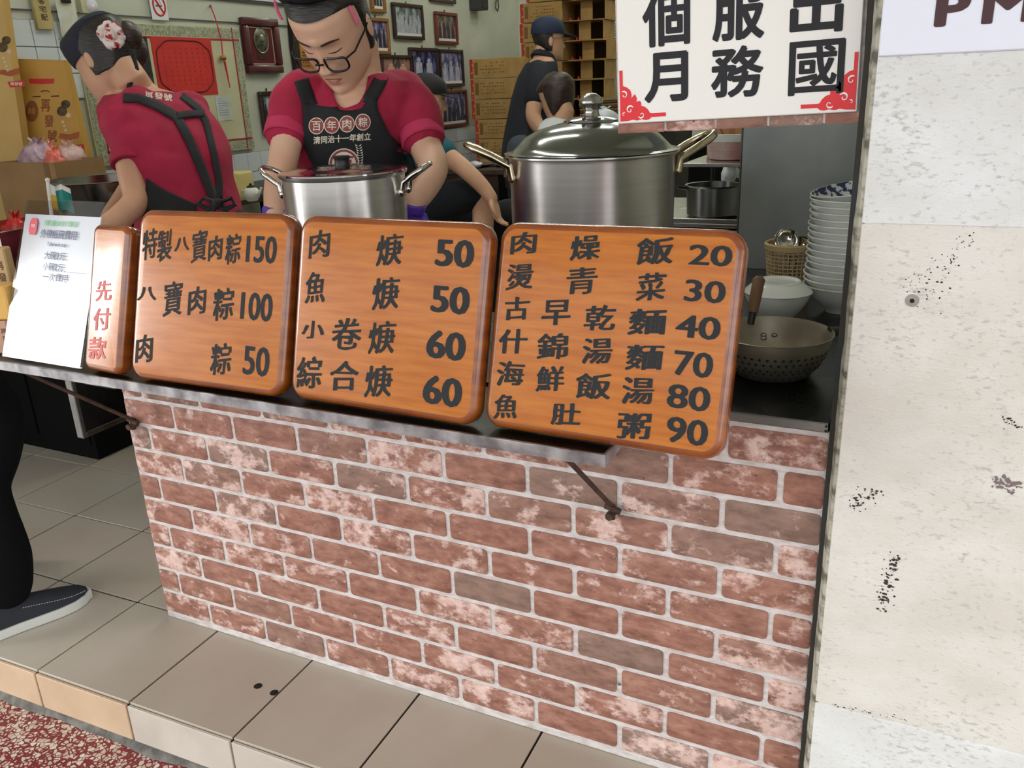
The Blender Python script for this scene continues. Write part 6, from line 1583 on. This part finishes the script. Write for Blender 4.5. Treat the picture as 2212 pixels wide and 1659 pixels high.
# open cardboard box with bags
pc = D(86, 410, 2.98); bx0, bx1, by0, by1 = pc.x-0.19, pc.x+0.13, pc.y-0.02, pc.y+0.18; bz1 = D(86, 348, 2.98).z
t = thing('cardboard_box', 'open brown cardboard box full of bags on the work table', 'box', ((bx0+bx1)/2, (by0+by1)/2, zt_)); o_ = t.location.copy()
cb_m = mat('brown_box_card', (152, 118, 76), 0.8, 0, (140, 106, 66), 8)
q = MB(); e = 0.005
for a_, b_ in (((bx0, by0, zt_+.001), (bx1, by0+e, bz1)), ((bx0, by1-e, zt_+.001), (bx1, by1, bz1)), ((bx0, by0+e, zt_+.001), (bx0+e, by1-e, bz1)), ((bx1-e, by0+e, zt_+.001), (bx1, by1-e, bz1)), ((bx0+e, by0+e, zt_+.001), (bx1-e, by1-e, zt_+.006))): q.box(a_, b_)
q.build('box_walls', cb_m, t, off=o_, smooth=False)
q = MB(); q.box((bx1-0.055, by0-0.0012, zt_+.001), (bx1-0.03, by0, bz1)); q.build('tape_strip', mat('packing_tape', (122, 90, 56), 0.35), t, off=o_, smooth=False)
bags = [(30, 325, 'mauve_bag', (146, 112, 128), (196, 168, 180), 'mauve crumpled plastic bag at the left in the cardboard box', .075), (72, 312, 'orange_bag', (222, 118, 92), (236, 176, 160), 'orange pink plastic bag standing highest in the cardboard box', .062),
        (118, 330, 'clear_bag', (196, 150, 138), (226, 196, 190), 'pale translucent plastic bag at the right in the cardboard box', .060), (88, 340, 'red_orange_bag', (216, 92, 70), (230, 130, 110), 'small red-orange plastic bag at the front of the cardboard box', .045)]
for i, (px, py, nm_, c1, c2, lab, r) in enumerate(bags):
    p = D(px, py, 3.02 + (0.03 if i < 3 else -0.01)); bag('plastic_bag', lab, 'bag', (min(max(p.x, bx0+r), bx1-r*0.9), p.y+0.06, bz1-r*1.1), (r, r*.85, r*.9), mat(nm_, c1, 0.3, 0, c2, 26, bump=0.9, bscale=40), 'plastic bags in the cardboard box', i+1)
# printed carrier bags behind it
ylw = mat('yellow_carrier_paper', (196, 150, 62), 0.55, 0, (180, 134, 48), 3); ylw2 = mat('pale_yellow_carrier_paper', (206, 170, 100), 0.55, 0, (190, 152, 84), 3)
brn = mat('brown_seal_print', (140, 78, 36), 0.7); drk = mat('dark_food_print', (52, 40, 26), 0.7, 0, (100, 76, 40), 60)
def carrier(lab, dpt, quad, m, full):
    """quad: surveyed outline of the front panel TL TR BR BL"""
    n_ = Vector((-HB.x, -HB.y, 0)); P0 = D(*quad[2], dpt)
    def pl(px, py, l=0.0):
        r = sight(px, py); tt = (P0-CAM_P).dot(n_)/r.dot(n_); return CAM_P + r*tt + n_*l
    base = pl(*quad[3]); t = thing('carrier_bag', lab, 'bag', (base.x, base.y, zt_), 'printed yellow carrier bags'); o_ = t.location.copy()
    lo = [pl(*quad[2]), pl(*quad[3])]
    q = MB(); pts = [pl(*quad[0]), pl(*quad[1]), lo[0], Vector((lo[0].x, lo[0].y, zt_+.002)), Vector((lo[1].x, lo[1].y, zt_+.002)), lo[1]]
    q.prism(pts, n_*-0.05); q.build('bag_panel', m, t, off=o_, smooth=False)
    def ell(qq, cx, cy, rx, ry, l=.001, n=24): qq.add([pl(cx, cy, l)] + [pl(cx+rx*cos(2*pi*k/n), cy+ry*sin(2*pi*k/n), l) for k in range(n)], [(0, 1+k, 1+(k+1) % n) for k in range(n)])
    dx, dy = full
    q = MB(); q.poly([pl(x+dx, y+dy, .001) for x, y in ((62, 170), (118, 170), (116, 180), (90, 182), (64, 180))]); q.poly([pl(x+dx, y+dy, .001) for x, y in ((144, 315), (181, 311), (183, 324), (150, 327))])
    q.build('red_print_bar', red_p, t, off=o_, smooth=False)
    q = MB(); letters(q, '再發號', 164+dx, -319-dy, 26, 7.5, lambda a, b: pl(a, -b, .0016), bold=.02); q.build('white_print', prw, t, off=o_, smooth=False)
    q = MB(); ell(q, 69+dx, 240+dy, 14, 23); 
    for i, ch in enumerate('再發號'): letters(q, ch, 99+dx+i*7, -(228+dy+i*33), 20, 27, lambda a, b: pl(a, -b, .001), bold=.03, wob=.06)
    q.build('brown_characters', brn, t, off=o_, smooth=False)
    q = MB(); letters(q, '再發', 69+dx, -240-dy, 16, 14, lambda a, b: pl(a, -b, .0018), bold=.012); q.build('seal_characters', ylw, t, off=o_, smooth=False)
    q = MB(); ell(q, 142+dx, 225+dy, 10, 9); ell(q, 134+dx, 240+dy, 11, 11); q.build('food_print', drk, t, off=o_, smooth=False)
    q = MB(); ell(q, 148+dx, 249+dy, 5, 5); 
    for k in range(4): ell(q, 136+dx+k*3, 263+dy+k*9, 3.2, 3.2)
    q.build('pale_print', mat('pale_pink_print', (214, 184, 150), .7), t, off=o_, smooth=False)
    q = MB(); q.poly([pl(x+dx, y+dy, .001) for x, y in ((130, 288), (150, 290), (172, 284), (170, 298), (150, 303), (126, 298))]); q.build('rust_print', mat('rust_print', (166, 84, 40), .7), t, off=o_, smooth=False)
    q = MB()
    for x0_, x1_, y_ in ((70, 88, 208), (110, 128, 207)): q.poly([pl(x0_+dx, y_+dy, .001), pl(x1_+dx, y_-1+dy, .001), pl(x1_+dx, y_+1.5+dy, .001), pl(x0_+dx, y_+2+dy, .001)])
    q.tube([pl(89+dx, 198+dy, .001), pl(93+dx, 196+dy, .001), pl(103+dx, 196+dy, .001), pl(107+dx, 199+dy, .001)], .0015, 5); q.build('handle_slot', mat('slot_dark', (60, 30, 26), .8), t, off=o_, smooth=False)
carrier('yellow carrier bag with brown characters standing nearest the notice board', 3.30, ((22, 126), (137, 130), (184, 326), (70, 330)), ylw, (0, 0))
carrier('paler yellow carrier bag at the picture edge with a red label', 3.22, ((-105, -8), (4, -5), (52, 330), (-55, 332)), ylw2, (-128, -138))
# basin
pb2 = D(262, 410, 2.72); r_ = 0.185
t = thing('steel_basin', 'large shallow steel basin on the work table beside the left woman', 'basin', (-1.12, 0.62, zt_)); hz_ = 0.12
zc_ = D(200, 405, 2.75); t.location = (max(-1.75, zc_.x+0.0), zc_.y+0.07, zt_)
q = MB(); hz_ = zc_.z-zt_+0.02; q.lathe([(0, .001), (.09, .001), (.13, .02), (.165, hz_*.6), (.185, hz_), (.192, hz_+.002), (.190, hz_+.005), (.182, hz_+.002), (.160, hz_*.6), (.125, .026), (0, .008)], n=56); q.build('basin_wall', mat('basin_steel', (150, 148, 142), 0.22, 1.0, (120, 118, 112), 5, rvar=.06), t)
# flag on a stick
pf = D(104, 500, 2.35); 
t = thing('paper_flag', 'small white and teal flag on a white stick behind the acrylic stand', 'flag', (pf.x, pf.y, zt_)); o_ = t.location.copy()
q = MB(); q.tube([Vector((pf.x, pf.y, zt_+.001)), D(110, 450, 2.35), D(103, 392, 2.35)], .005, 8); q.ball(D(103, 389, 2.35), .0068, 10, 8); q.build('flag_stick', sign_white, t, off=o_)
q = MB(); C3 = ((104, 396, 2.35), (118, 402, 2.36), (132, 398, 2.345), (152, 408, 2.35))
vs = []; fs = []
for i, (x, y, d_) in enumerate(C3):
    for j in range(6): vs.append(D(x+2*j, y+11*j, d_+0.004*sin(j*1.4+i)))
for i in range(3):
    for j in range(5): fs.append((i*6+j, i*6+j+1, (i+1)*6+j+1, (i+1)*6+j))
q.add(vs, fs, 0); q.mi = [1 if (k//5 >= 1 and 1 <= k % 5 <= 4) else (2 if k//5 == 0 and k % 5 > 1 else 0) for k in range(15)]
fl = q.build('flag_cloth', [sign_white, mat('teal_cloth_print', (24, 130, 122), .7), mat('amber_cloth_print', (226, 176, 58), .7)], t, off=o_); so = fl.modifiers.new('thick', 'SOLIDIFY'); so.thickness = .001
# tray with takeout things at the picture edge
pt = on(14, 560, 2, zt_+0.12)
t = thing('steel_tray', 'deep steel tray at the left edge holding brown food', 'tray', (-0.99, 0.36, zt_)); pt = D(2, 500, 2.42); t.location = (pt.x-0.1, pt.y+0.1, zt_); hz_ = pt.z-zt_
q = MB(); e = .004
for a_, b_ in (((-.14, -.12, .001), (.12, -.116, hz_)), ((-.14, .116, .001), (.12, .12, hz_)), ((-.14, -.116, .001), (-.136, .116, hz_)), ((.116, -.116, .001), (.12, .116, hz_)), ((-.136, -.116, .001), (.116, .116, .005))): q.box(a_, b_)
q.rbox((-.146, -.126, hz_-.004), (.126, -.114, hz_+.002), .001, seg=1); q.rbox((.114, -.114, hz_-.004), (.126, .126, hz_+.002), .001, seg=1)
q.build('tray_walls', steel, t, smooth=False)
q = MB(); n = 10; vs = [(-.135+.25*i/(n-1), -.115+.23*j/(n-1), hz_*.7+.02*noise.noise(Vector((i*.7, j*.7, 0)))) for i in range(n) for j in range(n)]
q.add(vs, [(i*n+j, i*n+j+1, (i+1)*n+j+1, (i+1)*n+j) for i in range(n-1) for j in range(n-1)]); q.build('brown_food', mat('brown_stew', (74, 52, 42), .5, 0, (110, 78, 60), 30), t)['kind'] = 'stuff'
for i, (px, py, r, c1, lab) in enumerate(((12, 470, .045, (190, 44, 40), 'bright red plastic bag at the left edge above the steel tray'), (38, 480, .040, (128, 24, 26), 'dark red plastic bag beside the acrylic stand'))):
    p = D(px, py+22, 2.62); bag('plastic_bag', lab, 'bag', (p.x-.03, p.y+.06, zt_+.001), (r, r*.9, (p.z-zt_)*0.62), mat('red_bag_plastic_%s' % 'ab'[i], c1, .35, 0, tuple(min(255, int(x*1.2)) for x in c1), 22, bump=.8, bscale=40), 'red plastic bags by the tray', i+5)
zsh = 0.7455
hA = D(0, 694, 1.80).z - zsh; hB = D(0, 616, 1.80).z - D(0, 694, 1.80).z
for i, (x0_, x1_, d_, zb4, hz_, c1, lab) in enumerate(((18, 46, 1.90, zsh, D(30, 526, 1.90).z-zsh, (206, 172, 124), 'narrow tan paper sleeve with dark characters beside the acrylic stand'), (-40, 27, 1.805, zsh+hA+.001, hB, (226, 178, 96), 'bright yellow paper packet lying on the pinkish packet at the left edge'), (-40, 14, 1.80, zsh, hA, (204, 160, 136), 'pinkish paper packet with faint writing on the shelf at the left edge'))):
    a_ = D(x0_, 700, d_); b_ = D(x1_, 700, d_); t = thing('paper_packet', lab, 'packet', (a_.x, a_.y, zb4), 'paper packets at the shelf end'); hw_ = (b_-a_).dot(HR)
    Mp = frameM(Vector((0, 0, 0)), HR, HB, UP); q = MB(); q.rbox((0, 0, 0.0005), (hw_, .05 if i else .03, hz_), .003, seg=1, M=Mp); q.build('packet_paper', mat('packet_paper_%s' % 'abc'[i], c1, .7, 0, tuple(int(x*.92) for x in c1), 9), t, smooth=False)
    if i != 1:
        q = MB()
        for k, ch in enumerate('再發號'): letters(q, ch, hw_*(.45 if i == 0 else .85), hz_*(.82-.12*k) if i == 0 else hz_*(.7-.22*k), .016, hz_*.09 if i == 0 else hz_*.16, lambda p, c: Mp @ Vector((p, -.0006, c)), bold=.02)
        q.build('packet_writing', mat('packet_ink_%s' % 'abc'[i], (110, 76, 54), .7), t, smooth=False)

# side table by the wall with dispenser, teapot, cream box
pt = D(520, 432, 3.72)
t = thing('side_table', 'dark wooden side table along the left wall', 'table', (-1.72, pt.y, 0)); zs_ = pt.z
q = MB(); q.rbox((-.26, -.5, zs_-.03), (.24, .75, zs_), .003); q.build('table_top', mat('dark_table_wood', (58, 42, 32), .45, 0, (44, 32, 26), 8), t, smooth=False)
for x in (-.23, .21):
    for y in (-.46, .71): q = MB(); q.box((x-.02, y-.02, .001), (x+.02, y+.02, zs_-.03)); q.build('leg', blk, t, smooth=False)
t = thing('napkin_dispenser', 'cream plastic napkin dispenser on the dark side table', 'dispenser', (pt.x, pt.y, zs_)); hz_ = D(520, 368, 3.72).z-zs_
yp = mat('cream_plastic', (214, 196, 128), .45); q = MB(); q.rbox((-.04, -.05, .001), (.04, .06, hz_), .012, seg=3); q.build('dispenser_body', yp, t); q = MB(); q.rbox((-.025, -.053, hz_*.3), (.025, -.047, hz_*.75), .004); q.build('dispenser_mouth', mat('darker_cream', (176, 158, 96), .6), t)  # mouth panel in a darker cream
p = D(545, 428, 3.66); t = thing('teapot', 'small white teapot with a black lid in front of the cream dispenser', 'teapot', (p.x, p.y, zs_))
q = MB(); q.lathe([(0, .001), (.022, .001), (.034, .02), (.036, .035), (.026, .054), (.018, .058), (0, .058)], n=28); q.build('pot_body', white_enamel, t)
q = MB(); q.lathe([(.019, .057), (.016, .064), (.006, .068), (.006, .074), (0, .076)], n=20); q.build('pot_lid', black_rubber, t)
q = MB(); q.tube([(.03, 0, .03), (.05, 0, .04), (.058, 0, .058)], [.009, .007, .005], 8); q.build('spout', white_enamel, t); q = MB(); q.tube([(-.03, 0, .045), (-.052, 0, .045), (-.055, 0, .022), (-.032, 0, .018)], .005, 8); q.build('handle', white_enamel, t)
p = on(512, 455, 2, zs_+.02); t = thing('cream_box', 'low cream plastic box lying in front of the napkin dispenser', 'box', (min(p.x, -1.56), p.y, zs_)); q = MB(); q.rbox((-.05, -.04, .001), (.05, .04, .05), .008, seg=2); q.build('box_body', yp, t); q = MB(); q.rbox((-.052, -.042, .05), (.052, .042, .056), .002); q.build('box_lid', mat('cream_lid', (204, 186, 118), .5), t)
# dark table by the cartons
pt = D(1055, 366, 5.25); zs_ = pt.z
t = thing('prep_table', 'dark wooden prep table in front of the shorter carton stack', 'table', (pt.x, pt.y, 0))
q = MB(); q.rbox((-.45, -.02, zs_-.03), (.12, .4, zs_), .003); q.build('table_top', mat('brown_table_top', (84, 66, 54), .5, 0, (64, 50, 42), 6), t, smooth=False)
q = MB(); q.box((-.43, .0, zs_-.11), (.18, .02, zs_-.03)); q.build('apron_rail', mat('red_brown_rail', (66, 36, 28), .6), t, smooth=False)
for x in (-.42, .09):
    for y in (.01, .37): q = MB(); q.box((x-.02, y-.02, .001), (x+.02, y+.02, zs_-.03)); q.build('leg', blk, t, smooth=False)
q = MB(); q.box((-.4, .03, .30), (.15, .36, .32)); q.build('lower_shelf', blk, t, smooth=False)
for i, (dx, dy, r, lab) in enumerate(((-.16, .17, .10, 'dark round plate lying on the prep table edge'), (.02, .2, .085, 'second dark plate on the prep table nearer the stockpot'))):
    p = thing('plate', lab, 'plate', (pt.x+dx, pt.y+dy, zs_), 'plates on the prep table'); q = MB(); q.lathe([(0, .001), (r*.6, .001), (r, .016), (r+.002, .018), (r*.6, .006), (0, .006)], n=36); q.build('plate_dish', mat('plate_%s' % 'ab'[i], (92, 86, 80), .3), p)
    q = MB(); q.tube([(r*cos(2*pi*k/36), r*sin(2*pi*k/36), .0165) for k in range(36)], .0025, 6, closed=True); q.build('plate_rim', steel, p)
bag('cloth_wad', 'crumpled white cloth wad on the prep table', 'cloth', (pt.x-.12, pt.y+.06, zs_), (.045, .035, .022), plastic_w, seed=9, knot=False)
for i in range(3):
    p = thing('stacked_pan', '%s black pan on the lower shelf of the prep table' % ('lowest', 'middle', 'topmost')[i], 'pan', (pt.x+.04, pt.y+.16, .321+.075*i), 'black pans under the prep table'); q = MB(); q.lathe([(0, 0), (.10, 0), (.115, .02), (.125, .065), (.128, .068), (.118, .06), (.1, .01), (0, .008)], n=36); q.build('pan_wall', blk, p); q = MB(); q.tube([(.1265*cos(2*pi*k/36), .1265*sin(2*pi*k/36), .0675) for k in range(36)], .003, 6, closed=True); q.build('pan_rim', steel, p)
# right rear: backdrop added for the darkness, carton on the rack, white bag
t = thing('dark_backdrop', 'black backdrop added for the darkness behind the rack shelf', 'backdrop', (0.75, 2.2, 0)); q = MB(); q.box((-.36, 0, .001), (.46, .3, 1.02)); q.build('backdrop_body', blk, t, smooth=False)
for x in (-.35, .06): q = MB(); q.rbox((x, -.012, .05), (x+.39, -.0005, .98), .003); q.build('backdrop_panel', blk, t, smooth=False)
rs = RK
t = thing('small_carton', 'orange-brown carton behind the tub on the rack shelf', 'box', (rs.x+.02, rs.y+.22, rs.z)); q = MB(); q.rbox((0, 0, .001), (.16, .1, .14), .003, seg=1); q.build('carton_body', mat('orange_card', (188, 138, 84), .8), t, smooth=False); q = MB(); q.box((.07, -.001, .001), (.09, 0, .14)); q.build('tape_strip', mat('tape_tan', (160, 112, 66), .4), t, smooth=False)
p = D(1580, 368, 2.95); bag('plastic_bag', 'white plastic bag hanging under the rack shelf by the sheet', 'bag', (p.x, p.y, p.z-.07), (.035, .04, .05), plastic_w, seed=4)
p = D(1590, 284, 2.86); t = thing('paper_cup', 'white paper cup standing behind the sauce tub', 'cup', (p.x, p.y, rs.z)); q = MB(); hz_ = p.z-rs.z+.03; q.lathe([(0, .001), (.03, .001), (.042, hz_), (.044, hz_), (.044, hz_+.004), (.040, hz_), (.028, .004), (0, .004)], n=28); q.build('cup_wall', white_enamel, t); q = MB(); q.lathe([(.0385, hz_*.8), (.0395, hz_*.8), (.0425, hz_*.97), (.0415, hz_*.97)], n=28); q.build('cup_band', tan_plastic, t)

# ================================================================ SHOP LAMPS
lamp_m = bpy.data.materials.new('lamp_tube'); lamp_m.use_nodes = True
b_ = lamp_m.node_tree.nodes['Principled BSDF']; b_.inputs['Emission Color'].default_value = (.95, 1, .93, 1); b_.inputs['Emission Strength'].default_value = 34
for i, y in enumerate((1.3, 3.0, 4.8)):
    t = thing('ceiling_light', 'twin tube ceiling light, %s from the shop front' % ('first', 'second', 'third')[i], 'ceiling light', (-.55, y, 2.9), 'ceiling lights')
    q = MB(); q.rbox((-.6, -.09, -.055), (.6, .09, -.001), .006); q.build('lamp_housing', sign_white, t, smooth=False)
    for s2 in (-.045, .045): q = MB(); q.tube([(-.57, s2, -.075), (.57, s2, -.075)], .014, 10); q.build('lamp_tube', lamp_m, t)
